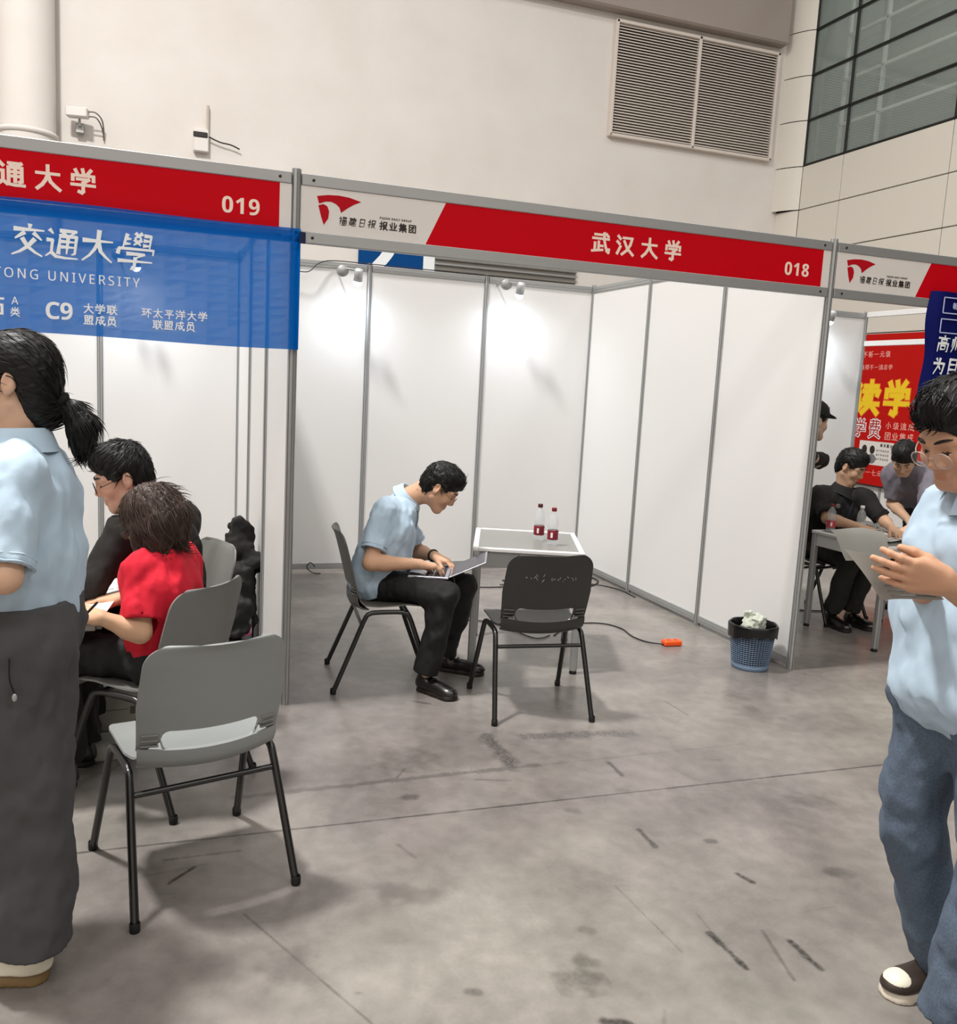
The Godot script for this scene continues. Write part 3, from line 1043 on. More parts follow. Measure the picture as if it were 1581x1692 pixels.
func banner_right():
	var t := thing("navy_banner", "navy cloth banner with white and yellow lettering at the right edge", "banner", V(3.715, 0, 0.05))
	var g: Array = []
	for k in 26:
		var x := k * 0.04
		var col: Array = []
		for j in 24:
			var y := lerpf(1.66, 2.29, j / 23.0)
			var e := 0.035 * pow(max(0.0, 1.0 - x / 0.09), 2.0)
			col.append(V(x + (0.012 * sin(y * 14.0) + 0.02 * (2.29 - y)) * max(0.0, 1.0 - x / 0.4), y, -e + 0.004 * sin(x * 19.0 + y * 6.0)))
		g.append(col)
	var mb := MB.new()
	mb.sheet(g, 0.002)
	part("cloth", mb, mat(Color(0.02, 0.05, 0.32), 0.6, 0.0, 0.25), t)
	var wl := mat(Color(0.75, 0.78, 0.92), 0.5)
	var fr := MB.new()
	for r in [[0.075, 2.165, 0.6, 0.09], [0.070, 2.05, 0.6, 0.08]]:
		fr.box(V(r[0] + r[2] / 2, r[1], 0.009), V(r[2], 0.006, 0.002))
		fr.box(V(r[0] + r[2] / 2, r[1] + r[3], 0.009), V(r[2], 0.006, 0.002))
		fr.box(V(r[0], r[1] + r[3] / 2, 0.009), V(0.006, r[3], 0.002))
	part("outlined_boxes", fr, wl, t)
	write_on(t, "lettering", "新一", 0.04, 0.045, V(0.145, 2.19, 0.008), wl, 0.10)
	write_on(t, "lettering", "高师", 0.10, 0.105, V(0.050, 1.935, 0.010), M.letter_white, 0.09, true, 0.15)
	write_on(t, "lettering", "为目标", 0.105, 0.105, V(0.035, 1.80, 0.010), M.letter_white, 0.11, true, 0.12)
	write_on(t, "lettering", "高志愿", 0.075, 0.082, V(0.030, 1.70, 0.010), mat(Color(0.86, 0.92, 0.42), 0.5), 0.11)

func poster_wall():
	# booths of the next row, seen through the open side of the right booth
	partition("white partition of the next booth row behind the red poster", V(8.36, 0, -6), Vector3.BACK, 4)
	var t := thing("red_poster", "big red poster with yellow lettering hung in the next booth row", "poster", V(8.30, 0, -5.95), -PI / 2)
	# local x runs towards the viewer's right (world +z), face towards -x
	var b := MB.new()
	b.box(V(0.95, 1.55, 0.0), V(1.9, 1.98, 0.006))
	part("sheet", b, mat(Color(0.72, 0.065, 0.045), 0.6, 0.0, 0.25), t)
	b = MB.new()
	b.box(V(0.95, 0.555, 0.0), V(1.92, 0.022, 0.022), 0.003)
	part("bottom_bar", b, mat(Color(0.16, 0.03, 0.03), 0.5), t)
	var yel := mat(Color(0.93, 0.78, 0.03), 0.5)
	var org := mat(Color(0.90, 0.42, 0.10), 0.5)
	var pale := mat(Color(0.92, 0.66, 0.62), 0.5)
	write_on(t, "lettering", "不新一元级", 0.085, 0.10, V(0.44, 2.235, 0.004), pale, 0.09)
	write_on(t, "lettering", "高师不一流志学", 0.075, 0.082, V(0.42, 2.07, 0.004), pale, 0.08)
	write_on(t, "lettering", "读学", 0.46, 0.52, V(0.365, 1.48, 0.004), org, 0.20)
	write_on(t, "lettering", "读学", 0.46, 0.52, V(0.365, 1.48, 0.0062), yel, 0.155)
	write_on(t, "lettering", "学费", 0.25, 0.27, V(0.40, 1.18, 0.004), M.letter_white, 0.17)
	write_on(t, "lettering", "学费", 0.25, 0.27, V(0.40, 1.18, 0.0062), mat(Color(0.65, 0.08, 0.06), 0.5), 0.075)
	write_on(t, "lettering", "小级流成", 0.10, 0.125, V(0.98, 1.31, 0.004), pale, 0.09)
	write_on(t, "lettering", "团业集成", 0.11, 0.125, V(0.98, 1.17, 0.004), pale, 0.09)
	b = MB.new()
	b.box(V(0.86, 0.985, 0.0035), V(0.60, 0.31, 0.003))
	part("white_note", b, M.board, t)
	write_on(t, "lettering", "新志愿元", 0.045, 0.055, V(0.93, 1.075, 0.0052), M.letter_dark, 0.12)
	for k in 3:
		write_on(t, "lettering", "高不学成业团", 0.03, 0.038, V(0.87, 1.01 - k * 0.055, 0.0052), M.ink, 0.10)
	b = MB.new()
	b.ball(V(0.80, 1.03, 0.008), V(0.045, 0.055, 0.004))
	b.ball(V(0.66, 1.03, 0.008), V(0.045, 0.055, 0.004))
	part("printed_heads", b, M.letter_dark, t)
	b = MB.new()
	b.ball(V(0.80, 0.91, 0.007), V(0.075, 0.065, 0.003))
	b.ball(V(0.66, 0.91, 0.007), V(0.075, 0.065, 0.003))
	part("printed_busts", b, M.ink, t)
	write_on(t, "lettering", "不一七元", 0.085, 0.10, V(0.62, 0.685, 0.004), pale, 0.09)

# ------------------------------------------------------------------ furniture
func make_chair(label: String, shell: Material, at: Vector3, turn: float) -> Node3D:
	# stacking chair: moulded plastic shell on a black tube frame; the sitter looks along local +z
	var t := thing("stacking_chair", label, "chair", at, turn, "stacking chairs at the booths")
	for s in [-1.0, 1.0]:
		var leg := MB.new()
		leg.tube(curve([V(s * 0.245, 0.012, -0.262), V(s * 0.232, 0.23, -0.175), V(s * 0.222, 0.385, -0.112), V(s * 0.220, 0.412, -0.085), V(s * 0.219, 0.418, -0.05), V(s * 0.219, 0.420, 0.05), V(s * 0.220, 0.414, 0.095), V(s * 0.222, 0.388, 0.120), V(s * 0.232, 0.23, 0.178), V(s * 0.245, 0.012, 0.262)], 5), 0.0125, 10)
		var lp := part("leg_loop", leg, M.black_metal, t)
		for z in [-0.263, 0.263]:
			var foot := MB.new()
			foot.lathe([Vector2(0.0, 0.0), Vector2(0.014, 0.0), Vector2(0.0155, 0.006), Vector2(0.0155, 0.026), Vector2(0.013, 0.03)], 12, V(s * 0.2455, 0, z))
			part("foot_cap", foot, M.rubber, lp)
	for z in [-0.125, 0.118]:
		var bar := MB.new()
		bar.tube([V(-0.226, 0.345 if z < 0 else 0.40, z), V(0.226, 0.345 if z < 0 else 0.40, z)], 0.010, 8)
		part("crossbar", bar, M.black_metal, t)
	# shell profile (z, y) from the seat's front edge back and up the backrest
	var prof := [Vector2(0.222, 0.412), Vector2(0.218, 0.432), Vector2(0.195, 0.443), Vector2(0.13, 0.445), Vector2(0.05, 0.438), Vector2(-0.04, 0.433), Vector2(-0.11, 0.437), Vector2(-0.150, 0.452), Vector2(-0.172, 0.48), Vector2(-0.188, 0.525), Vector2(-0.202, 0.58), Vector2(-0.217, 0.64), Vector2(-0.232, 0.70), Vector2(-0.250, 0.765), Vector2(-0.262, 0.80), Vector2(-0.275, 0.822)]
	var pts: Array = []
	for p in prof: pts.append(V(0, p.y, p.x))
	pts = curve(pts, 10)
	var NI := 61
	var nj := pts.size()
	var split := 0
	for yy in [0.480, 0.546]:
		# a row of the grid on each edge of the slot
		var best := -1
		for j in nj:
			if pts[j].z < -0.14 and (best < 0 or absf(pts[j].y - yy) < absf(pts[best].y - yy)): best = j
		pts[best] = V(0, yy, pts[best].z - (yy - pts[best].y) * 0.28)
	for j in nj:
		if pts[j].y > 0.4745 and pts[j].z < -0.1:
			split = j
			break
	var build := func(j0: int, j1: int, is_back: bool) -> MB:
		var g: Array = []
		var hole: Array = []
		for i in NI:
			var u := lerpf(-1.0, 1.0, float(i) / (NI - 1))
			var col: Array = []
			var hc: Array = []
			for j in range(j0, j1 + 1):
				var p: Vector3 = pts[j]
				var w := 0.215
				var y := p.y
				if not is_back:
					# seat: rounded front corners, slightly narrower at the rear
					var f := clampf((p.z - 0.10) / 0.125, 0.0, 1.0)
					w = 0.222 - 0.02 * clampf((-p.z - 0.05) / 0.1, 0.0, 1.0)
					w *= sqrt(max(0.02, 1.0 - 0.42 * pow(f, 3.0)))
					y += 0.016 * pow(abs(u), 3.0) * (1.0 - f) + 0.0
					var rise := clampf((-p.z - 0.10) / 0.07, 0.0, 1.0)
					col.append(V(u * w, y, p.z + rise * 0.030 * u * u))
				else:
					var f := clampf((p.y - 0.70) / 0.122, 0.0, 1.0)
					w = lerpf(0.212, 0.222, clampf((p.y - 0.475) / 0.15, 0.0, 1.0)) - 0.012 * clampf((p.y - 0.62) / 0.2, 0.0, 1.0)
					var over := maxf(0.0, p.y - 0.757)
					w += sqrt(maxf(0.0, 0.065 * 0.065 - over * over)) - 0.065
					col.append(V(u * w, y, p.z + 0.034 * u * u))
				if is_back:
					# the slot's ends are rounded by drawing its edges together; its upper edge is bowed
					var e := clampf((absf(u) - 0.567) / 0.133, 0.0, 1.0)
					var c: float = sqrt(max(0.0, 1.0 - e * e)) if absf(u) < 0.701 else clampf((absf(u) - 0.70) / 0.2, 0.0, 1.0)
					var far := absf(p.y - 0.513) - 0.033
					var dy: float = (p.y - 0.513) * (c - 1.0) if far <= 0.0001 else signf(p.y - 0.513) * 0.033 * (c - 1.0) * max(0.0, 1.0 - far / 0.035)
					dy += 0.016 * u * u * (1.0 - smoothstep(0.0, 0.16, p.y - 0.545))
					col[col.size() - 1] = col[col.size() - 1] + V(0, dy, -dy * 0.26)
				hc.append(is_back and p.y > 0.4795 and p.y < 0.5455 and absf(u) < 0.69)
			g.append(col)
			hole.append(hc)
		var mb := MB.new()
		mb.sheet(g, 0.007, hole)
		return mb
	part("seat", build.call(0, split, false), shell, t)
	var back := part("backrest", build.call(split, nj - 1, true), shell, t)
	# lower lip behind the slot and ribbed brackets at its ends
	var lip := MB.new()
	var g2: Array = []
	for i in 25:
		var u := lerpf(-1.0, 1.0, i / 24.0)
		var sag := 1.0 - u * u
		g2.append([V(u * 0.212, 0.500 - 0.018 * sag, -0.186 + 0.033 * u * u), V(u * 0.212, 0.472 - 0.020 * sag, -0.184 + 0.032 * u * u), V(u * 0.209, 0.448 - 0.022 * sag, -0.172 + 0.030 * u * u), V(u * 0.205, 0.432 - 0.016 * sag, -0.146 + 0.026 * u * u), V(u * 0.20, 0.428 - 0.006 * sag, -0.11 + 0.02 * u * u)])
	lip.sheet(g2, 0.006)
	part("lower_lip", lip, shell, t)
	for s in [-1.0, 1.0]:
		for k in 3:
			var rb := MB.new()
			rb.box(V(s * 0.180, 0.505 + k * 0.018, -0.1625 - k * 0.005), V(0.052, 0.006, 0.012), 0.002, Basis(Vector3.UP, -s * 0.28))
			part("bracket_rib", rb, M.plastic_mid if shell != M.plastic_dark else M.plastic_olive, back)
	return t

func table(label: String, at: Vector3, turn: float, sx: float, sz: float, apron: Material, inset := 0.0, ah := 0.085) -> Node3D:
	var t := thing("booth_table", label, "table", at, turn)
	var top := MB.new()
	top.box(V(0, 0.692, 0), V(sx - 0.05, 0.012, sz - 0.05), 0.001)
	part("tabletop", top, M.table_grey, t)
	for s in [-1.0, 1.0]:
		var e := MB.new()
		e.box(V(s * (sx / 2 - 0.015), 0.690, 0), V(0.032, 0.022, sz), 0.004)
		part("edge_trim", e, M.panel, t)
		e = MB.new()
		e.box(V(0, 0.690, s * (sz / 2 - 0.015)), V(sx - 0.062, 0.022, 0.032), 0.004)
		part("edge_trim", e, M.panel, t)
		e = MB.new()
		e.box(V(s * (sx / 2 - 0.025), 0.678 - ah / 2, 0), V(0.022, ah, sz - 0.07), 0.002)
		part("apron", e, apron, t)
		e = MB.new()
		e.box(V(0, 0.678 - ah / 2, s * (sz / 2 - 0.025)), V(sx - 0.07, ah, 0.022), 0.002)
		part("apron", e, apron, t)
		for q in [-1.0, 1.0]:
			var l := MB.new()
			l.box(V(s * (sx / 2 - 0.022 - inset), 0.35, q * (sz / 2 - 0.022)), V(0.04, 0.665, 0.04), 0.006)
			for k in [-1.0, 1.0]:
				l.box(V(s * (sx / 2 - 0.022 - inset) + k * 0.0205, 0.34, q * (sz / 2 - 0.022)), V(0.003, 0.64, 0.010))
				l.box(V(s * (sx / 2 - 0.022 - inset), 0.34, q * (sz / 2 - 0.022) + k * 0.0205), V(0.010, 0.64, 0.003))
			var lg := part("leg", l, M.alu, t)
			var f := MB.new()
			f.lathe([Vector2(0.0, 0.0), Vector2(0.020, 0.0), Vector2(0.022, 0.006), Vector2(0.018, 0.022), Vector2(0.0, 0.022)], 14, V(s * (sx / 2 - 0.022 - inset), 0, q * (sz / 2 - 0.022)))
			part("foot", f, M.rubber, lg)
	return t

func furniture():
	make_chair("empty light grey chair in the left foreground, its back to the viewer", M.plastic_grey, V(-0.475, 0, 1.415), -2.867)
	make_chair("grey chair that the person in the red shirt sits on", M.plastic_mid, V(-0.579, 0, 0.754), -2.25)
	make_chair("olive grey chair that the man with the laptop sits on", M.plastic_olive, V(0.544, 0, -0.305), 1.46)
	var dc := make_chair("empty charcoal chair in front of the middle booth's table, with faded scrawl on its back", M.plastic_dark, V(1.192, 0, 0.244), 3.04)
	scrawl(dc)
	make_chair("grey chair that the man in the black shirt sits on", M.plastic_mid, V(-0.545, 0, 0.17), -1.22)
	make_chair("dark chair under the man in the black polo at the right booth's table", M.plastic_dark, V(4.13, 0, -1.12), 0.25)
	table("small aluminium table with a grey top in the middle booth", V(1.483, 0, -0.581), -0.36, 0.625, 0.71, M.alu)
	table("small table with a pale apron in the right booth, papers on it", V(4.19, 0, -0.555), 0.035, 0.74, 0.68, M.panel)
	table("table in the left booth, spread with white papers", V(-1.09, 0, 0.45), 0.0, 0.66, 0.84, M.alu_dark, 0.14, 0.035)

func scrawl(chair: Node3D):
	# worn white hand lettering across the outside of the backrest
	var mb := MB.new()
	var rn := RandomNumberGenerator.new()
	rn.seed = 5
	var pm := mat(Color(0.62, 0.63, 0.63), 0.6)
	for k in 9:
		var u := lerpf(-0.58, 0.58, k / 8.0)
		for q in 3:
			if rn.randf() < 0.25: continue
			var a := Vector2(u + rn.randf_range(-0.05, 0.05), 0.705 + rn.randf_range(-0.014, 0.014))
			var b := a + Vector2(rn.randf_range(-0.05, 0.05), rn.randf_range(-0.016, 0.016))
			var p0 := V(a.x * 0.21, a.y, -0.2335 + 0.034 * a.x * a.x - (a.y - 0.70) * 0.27 - 0.0042)
			var p1 := V(b.x * 0.21, b.y, -0.2335 + 0.034 * b.x * b.x - (b.y - 0.70) * 0.27 - 0.0042)
			mb.tube([p0, p1], 0.0016, 5)
	var p := part("scrawl", mb, pm, chair)
	p.set_meta("kind", "stuff")

# ------------------------------------------------------------------ distance fields and surface nets
class Prim:
	var kind := 0            # 0 tapered capsule, 1 ellipsoid, 2 rounded box
	var a := Vector3.ZERO
	var ba := Vector3.ZERO
	var il2 := 0.0
	var ra := 0.0
	var rb := 0.0
	var inv := Basis.IDENTITY
	var r := Vector3.ONE
	var k := 0.02
	var cut := false
	var clips: Array[Plane] = []
	var center := Vector3.ZERO
	var reach := 0.0

	func d(p: Vector3, nz := 0.0) -> float:
		var x: float
		if kind == 0:
			var q := p - a
			var t := clampf(q.dot(ba) * il2, 0.0, 1.0)
			x = (q - ba * t).length() - ra - (rb - ra) * t
		elif kind == 1:
			var q := inv * (p - a)
			var k0 := (q / r).length()
			var k1 := (q / (r * r)).length()
			x = k0 * (k0 - 1.0) / maxf(k1, 0.00001)
		else:
			var q := (inv * (p - a)).abs() - r
			x = q.max(Vector3.ZERO).length() + minf(maxf(q.x, maxf(q.y, q.z)), 0.0) - ra
		x += nz
		for c in clips:
			x = maxf(x, c.distance_to(p))
		return x

class Field:
	var add: Array[Prim] = []
	var sub: Array[Prim] = []
	var noise: FastNoiseLite = null
	var amp := 0.0
	var stretch := Basis.IDENTITY
	var clips: Array[Plane] = []

	func put(p: Prim) -> Prim:
		if p.cut: sub.append(p)
		else: add.append(p)
		return p

	func cap(a: Vector3, b: Vector3, ra: float, rb: float, k := 0.02, cut := false) -> Prim:
		var p := Prim.new()
		p.a = a
		p.ba = b - a
		p.il2 = 1.0 / maxf(p.ba.length_squared(), 0.0000001)
		p.ra = ra
		p.rb = rb
		p.k = k
		p.cut = cut
		p.center = (a + b) * 0.5
		p.reach = (b - a).length() * 0.5 + maxf(ra, rb)
		return put(p)

	func ell(c: Vector3, r: Vector3, b := Basis.IDENTITY, k := 0.02, cut := false) -> Prim:
		var p := Prim.new()
		p.kind = 1
		p.a = c
		p.r = r
		p.inv = b.transposed()
		p.k = k
		p.cut = cut
		p.center = c
		p.reach = maxf(r.x, maxf(r.y, r.z))
		return put(p)

	func box(c: Vector3, half: Vector3, b := Basis.IDENTITY, round := 0.005, k := 0.01, cut := false) -> Prim:
		var p := Prim.new()
		p.kind = 2
		p.a = c
		p.r = half - Vector3.ONE * round
		p.ra = round
		p.inv = b.transposed()
		p.k = k
		p.cut = cut
		p.center = c
		p.reach = half.length()
		return put(p)

	func chain(pts: Array, rs: Array, k := 0.02) -> void:
		for i in pts.size() - 1:
			cap(pts[i], pts[i + 1], rs[i], rs[i + 1], k if i == 0 else minf(k, 0.012))

	func rough(n: FastNoiseLite, amount: float, st := Basis.IDENTITY) -> void:
		noise = n
		amp = amount
		stretch = st

	func value(p: Vector3, la: Array[Prim], ls: Array[Prim]) -> float:
		var d := 9.0
		var nz := 0.0
		if noise != null: nz = noise.get_noise_3dv(stretch * p) * amp
		for q in la:
			var x := q.d(p, nz)
			var k := q.k
			var h := k - absf(d - x)
			d = minf(d, x)
			if h > 0.0: d -= h * h * 0.25 / k
		for q in ls:
			var x := -q.d(p) - nz
			var k := q.k
			var h := k - absf(d - x)
			d = maxf(d, x)
			if h > 0.0: d += h * h * 0.25 / k
		for c in clips:
			d = maxf(d, c.distance_to(p))
		return d

	func mesh_into(mb: MB, cell: float, paint = null) -> void:
		if add.is_empty(): return
		var lo := Vector3.ONE * 999.0
		var hi := Vector3.ONE * -999.0
		var kmax := 0.0
		for q in add:
			lo = lo.min(q.center - Vector3.ONE * q.reach)
			hi = hi.max(q.center + Vector3.ONE * q.reach)
			kmax = maxf(kmax, q.k)
		lo -= Vector3.ONE * (cell * 2.0 + amp + 0.004)
		hi += Vector3.ONE * (cell * 2.0 + amp + 0.004)
		var B := 5
		var bn := Vector3i(((hi - lo) / (cell * B)).ceil())
		var nx := bn.x * B + 1
		var ny := bn.y * B + 1
		var nz := bn.z * B + 1
		var nxy := nx * ny
		var val := PackedFloat32Array()
		val.resize(nxy * nz)
		val.fill(77.0)
		var vid := PackedInt32Array()
		vid.resize(nxy * nz)
		vid.fill(-1)
		var half := cell * B * 0.5
		var diag := half * 1.7321
		var active: Array[Vector3i] = []
		for bz in bn.z:
			for by in bn.y:
				for bx in bn.x:
					var c := lo + Vector3(bx, by, bz) * cell * B + Vector3.ONE * half
					var la: Array[Prim] = []
					for q in add:
						if c.distance_to(q.center) - q.reach < diag + 0.05 and q.d(c) < diag * 1.4 + maxf(kmax, q.k) + 0.01: la.append(q)
					if la.is_empty(): continue
					var ls: Array[Prim] = []
					for q in sub:
						if c.distance_to(q.center) - q.reach < diag + 0.03: ls.append(q)
					var dc := value(c, la, ls)
					if dc > diag * 1.5 + amp or dc < -diag * 1.5 - amp: continue
					active.append(Vector3i(bx, by, bz) * B)
					for z in range(bz * B, bz * B + B + 1):
						for y in range(by * B, by * B + B + 1):
							var at := z * nxy + y * nx + bx * B
							for x in B + 1:
								if val[at + x] == 77.0:
									val[at + x] = value(lo + Vector3(bx * B + x, y, z) * cell, la, ls)
		# vertices
		var off := [0, 1, nx, nx + 1, nxy, nxy + 1, nxy + nx, nxy + nx + 1]
		var cor: Array[Vector3] = [Vector3(0, 0, 0), Vector3(1, 0, 0), Vector3(0, 1, 0), Vector3(1, 1, 0), Vector3(0, 0, 1), Vector3(1, 0, 1), Vector3(0, 1, 1), Vector3(1, 1, 1)]
		var edges := [0, 1, 2, 3, 4, 5, 6, 7, 0, 2, 1, 3, 4, 6, 5, 7, 0, 4, 1, 5, 2, 6, 3, 7]
		var base := mb.v.size()
		var f := PackedFloat32Array()
		f.resize(8)
		var cells := PackedInt32Array()
		for o in active:
			for z in range(o.z, o.z + B):
				for y in range(o.y, o.y + B):
					var at := z * nxy + y * nx + o.x
					for x in B:
						var i := at + x
						var neg := 0
						for q in 8:
							f[q] = val[i + off[q]]
							if f[q] < 0.0: neg += 1
						if neg == 0 or neg == 8: continue
						var s := Vector3.ZERO
						var m := 0
						for e in range(0, 24, 2):
							var fa := f[edges[e]]
							var fb := f[edges[e + 1]]
							if (fa < 0.0) != (fb < 0.0):
								s += cor[edges[e]].lerp(cor[edges[e + 1]], fa / (fa - fb))
								m += 1
						vid[i] = mb.v.size()
						cells.push_back(i)
						var p := lo + (Vector3(o.x + x, y, z) + s / m) * cell
						if paint != null: mb.col = paint.call(p)
						mb.vert(p, Vector3.ZERO)
		# faces
		var step := [1, nx, nxy]
		for i in cells:
			for ax in 3:
				var s0 := val[i] < 0.0
				if s0 == (val[i + step[ax]] < 0.0): continue
				var u: int = step[(ax + 1) % 3]
				var w: int = step[(ax + 2) % 3]
				if i - u - w < 0: continue
				var v0 := vid[i]
				var v1 := vid[i - u]
				var v2 := vid[i - u - w]
				var v3 := vid[i - w]
				if v1 < 0 or v2 < 0 or v3 < 0: continue
				var q := [v0, v1, v2, v3] if s0 else [v3, v2, v1, v0]
				mb.t3(q[0], q[1], q[2])
				mb.t3(q[0], q[2], q[3])
				var nr := (mb.v[q[2]] - mb.v[q[0]]).cross(mb.v[q[3]] - mb.v[q[1]])
				for e in q: mb.n[e] += nr
		for i in range(base, mb.v.size()):
			mb.n[i] = mb.n[i].normalized()
		mb.col = Color.WHITE

func shift(mb: MB, by: Vector3) -> MB:
	for i in mb.v.size(): mb.v[i] += by
	return mb

func below(point: Vector3, normal: Vector3) -> Plane:
	# keeps what lies on the side the normal points away from
	return Plane(normal.normalized(), point)

func cloth_noise(freq: float, seed_: int, octaves := 3) -> FastNoiseLite:
	var f := FastNoiseLite.new()
	f.noise_type = FastNoiseLite.TYPE_SIMPLEX_SMOOTH
	f.frequency = freq
	f.seed = seed_
	f.fractal_octaves = octaves
	return f

# ------------------------------------------------------------------ people: anatomy
func frame(at: Vector3, face: Vector3, up: Vector3) -> Transform3D:
	var z := face.normalized()
	var x := up.cross(z).normalized()
	return Transform3D(Basis(x, z.cross(x), z), at)

func head_field(f: Field, T: Transform3D, s: float, neck: Vector3, female := false, neck_r := 0.056) -> void:
	var B := T.basis
	var P := func(x: float, y: float, z: float) -> Vector3: return T * (Vector3(x, y, z) * s)
	var j := 0.92 if female else 1.0
	f.ell(P.call(0, 0.035, -0.014), V(0.076, 0.089, 0.097) * s, B, 0.02)
	f.ell(P.call(0, -0.028, 0.026), V(0.062 * j, 0.086, 0.066) * s, B, 0.03 * s)
	f.cap(P.call(-0.018, -0.098, 0.066), P.call(0.018, -0.098, 0.066), 0.019 * s, 0.019 * s, 0.03 * s)
	for q in [-1.0, 1.0]:
		f.cap(P.call(q * 0.052 * j, -0.055, 0.0), P.call(q * 0.022, -0.097, 0.058), 0.021 * s, 0.017 * s, 0.03 * s)
		f.ell(P.call(q * 0.037, -0.026, 0.064), V(0.027, 0.026, 0.024) * s, B, 0.022 * s)
		f.cap(P.call(q * 0.012, 0.026, 0.083), P.call(q * 0.045, 0.022, 0.068), 0.012 * s, 0.011 * s, 0.015 * s)
	# nose
	f.cap(P.call(0, 0.016, 0.087), P.call(0, -0.026, 0.104), 0.0075 * s, 0.0115 * s, 0.012 * s)
	for q in [-1.0, 1.0]:
		f.ell(P.call(q * 0.0125, -0.033, 0.096), V(0.009, 0.008, 0.011) * s, B, 0.006 * s)
		# eye sockets and lids
		f.ell(P.call(q * 0.031, 0.006, 0.098), V(0.018, 0.011, 0.016) * s, B, 0.010 * s, true)
	for q in [-1.0, 1.0]:
		f.ell(P.call(q * 0.031, 0.005, 0.0745), V(0.0165, 0.0128, 0.0132) * s, B, 0.003 * s)
	# lips with a groove
	f.cap(P.call(-0.016, -0.0615, 0.0865), P.call(0.016, -0.0615, 0.0865), 0.0075 * s, 0.0075 * s, 0.008 * s)
	f.cap(P.call(-0.012, -0.0725, 0.0860), P.call(0.012, -0.0725, 0.0860), 0.0078 * s, 0.0078 * s, 0.008 * s)
	f.cap(P.call(-0.023, -0.0668, 0.0955), P.call(0.023, -0.0668, 0.0955), 0.0022 * s, 0.0022 * s, 0.003 * s, true)
	# ears
	for q in [-1.0, 1.0]:
		var eb := B * Basis(Vector3.UP, q * 0.35) * Basis(Vector3.RIGHT, -0.2)
		f.ell(P.call(q * 0.080, -0.002, -0.012), V(0.009, 0.031, 0.019) * s, eb, 0.004 * s)
		f.ell(P.call(q * 0.078, -0.026, -0.004), V(0.007, 0.010, 0.009) * s, eb, 0.006 * s)
		f.ell(P.call(q * 0.090, 0.002, -0.010), V(0.006, 0.018, 0.010) * s, eb, 0.004 * s, true)
	# neck
	f.cap(P.call(0, -0.045, -0.022), neck, neck_r * s, neck_r * 1.08 * s, 0.03 * s)
	f.cap(P.call(0, -0.02, -0.055), neck, 0.045 * s, 0.05 * s, 0.02 * s)

func skin_paint(T: Transform3D, s: float, base: Color) -> Callable:
	var I := T.affine_inverse()
	return func(p: Vector3) -> Color:
		var q := (I * p) / s
		var c := base
		var lip := 1.0 - smoothstep(0.6, 1.15, Vector3(q.x / 0.023, (q.y + 0.067) / 0.0115, (q.z - 0.093) / 0.014).length())
		c = c.lerp(Color(base.r * 0.86, base.g * 0.64, base.b * 0.64), lip * 0.6)
		var blush := 1.0 - smoothstep(0.3, 1.2, Vector3((absf(q.x) - 0.04) / 0.032, (q.y + 0.028) / 0.03, (q.z - 0.075) / 0.03).length())
		c = c.lerp(Color(base.r * 0.98, base.g * 0.84, base.b * 0.82), blush * 0.6)
		return c

func head_parts(root: Node3D, base: Vector3, T: Transform3D, s: float, brow: Material, closed := true) -> void:
	# eyes (mostly hidden under lowered lids), lashes and eyebrows
	var B := T.basis
	for q in [-1.0, 1.0]:
		var e := MB.new()
		var c: Vector3 = T * (V(q * 0.031, -0.004 if closed else 0.003, 0.0745) * s)
		e.ball(c - base, V(0.0120, 0.0062 if closed else 0.0085, 0.0122) * s, B, 14, 8)
		var ep := part("eye", e, M.eye, root)
		var ir := MB.new()
		ir.ball(T * (V(q * 0.031, -0.003 if closed else 0.003, 0.0830) * s) - base, V(0.0055, 0.0055, 0.0048) * s, B, 10, 6)
		part("iris", ir, M.iris, ep)
	for q in [-1.0, 1.0]:
		var br := MB.new()
		var pts: Array = []
		for t in 6:
			var k := t / 5.0
			pts.append(T * (V(q * lerpf(0.013, 0.050, k), 0.0285 + 0.006 * sin(k * PI * 0.8), lerpf(0.0965, 0.076, k * k)) * s) - base)
		br.tube(pts, [0.002 * s, 0.0036 * s, 0.004 * s, 0.0038 * s, 0.003 * s, 0.001 * s], 6)
		part("eyebrow", br, brow, root)
		br = MB.new()
		pts = []
		for t in 6:
			var k := t / 5.0
			pts.append(T * (V(q * lerpf(0.018, 0.046, k), 0.002 - 0.004 * sin(k * PI), lerpf(0.0865, 0.0775, k) + 0.003 * sin(k * PI)) * s) - base)
		br.tube(pts, [0.0006 * s, 0.0013 * s, 0.0015 * s, 0.0015 * s, 0.0013 * s, 0.0005 * s], 5)
		part("eyelashes", br, brow, root)

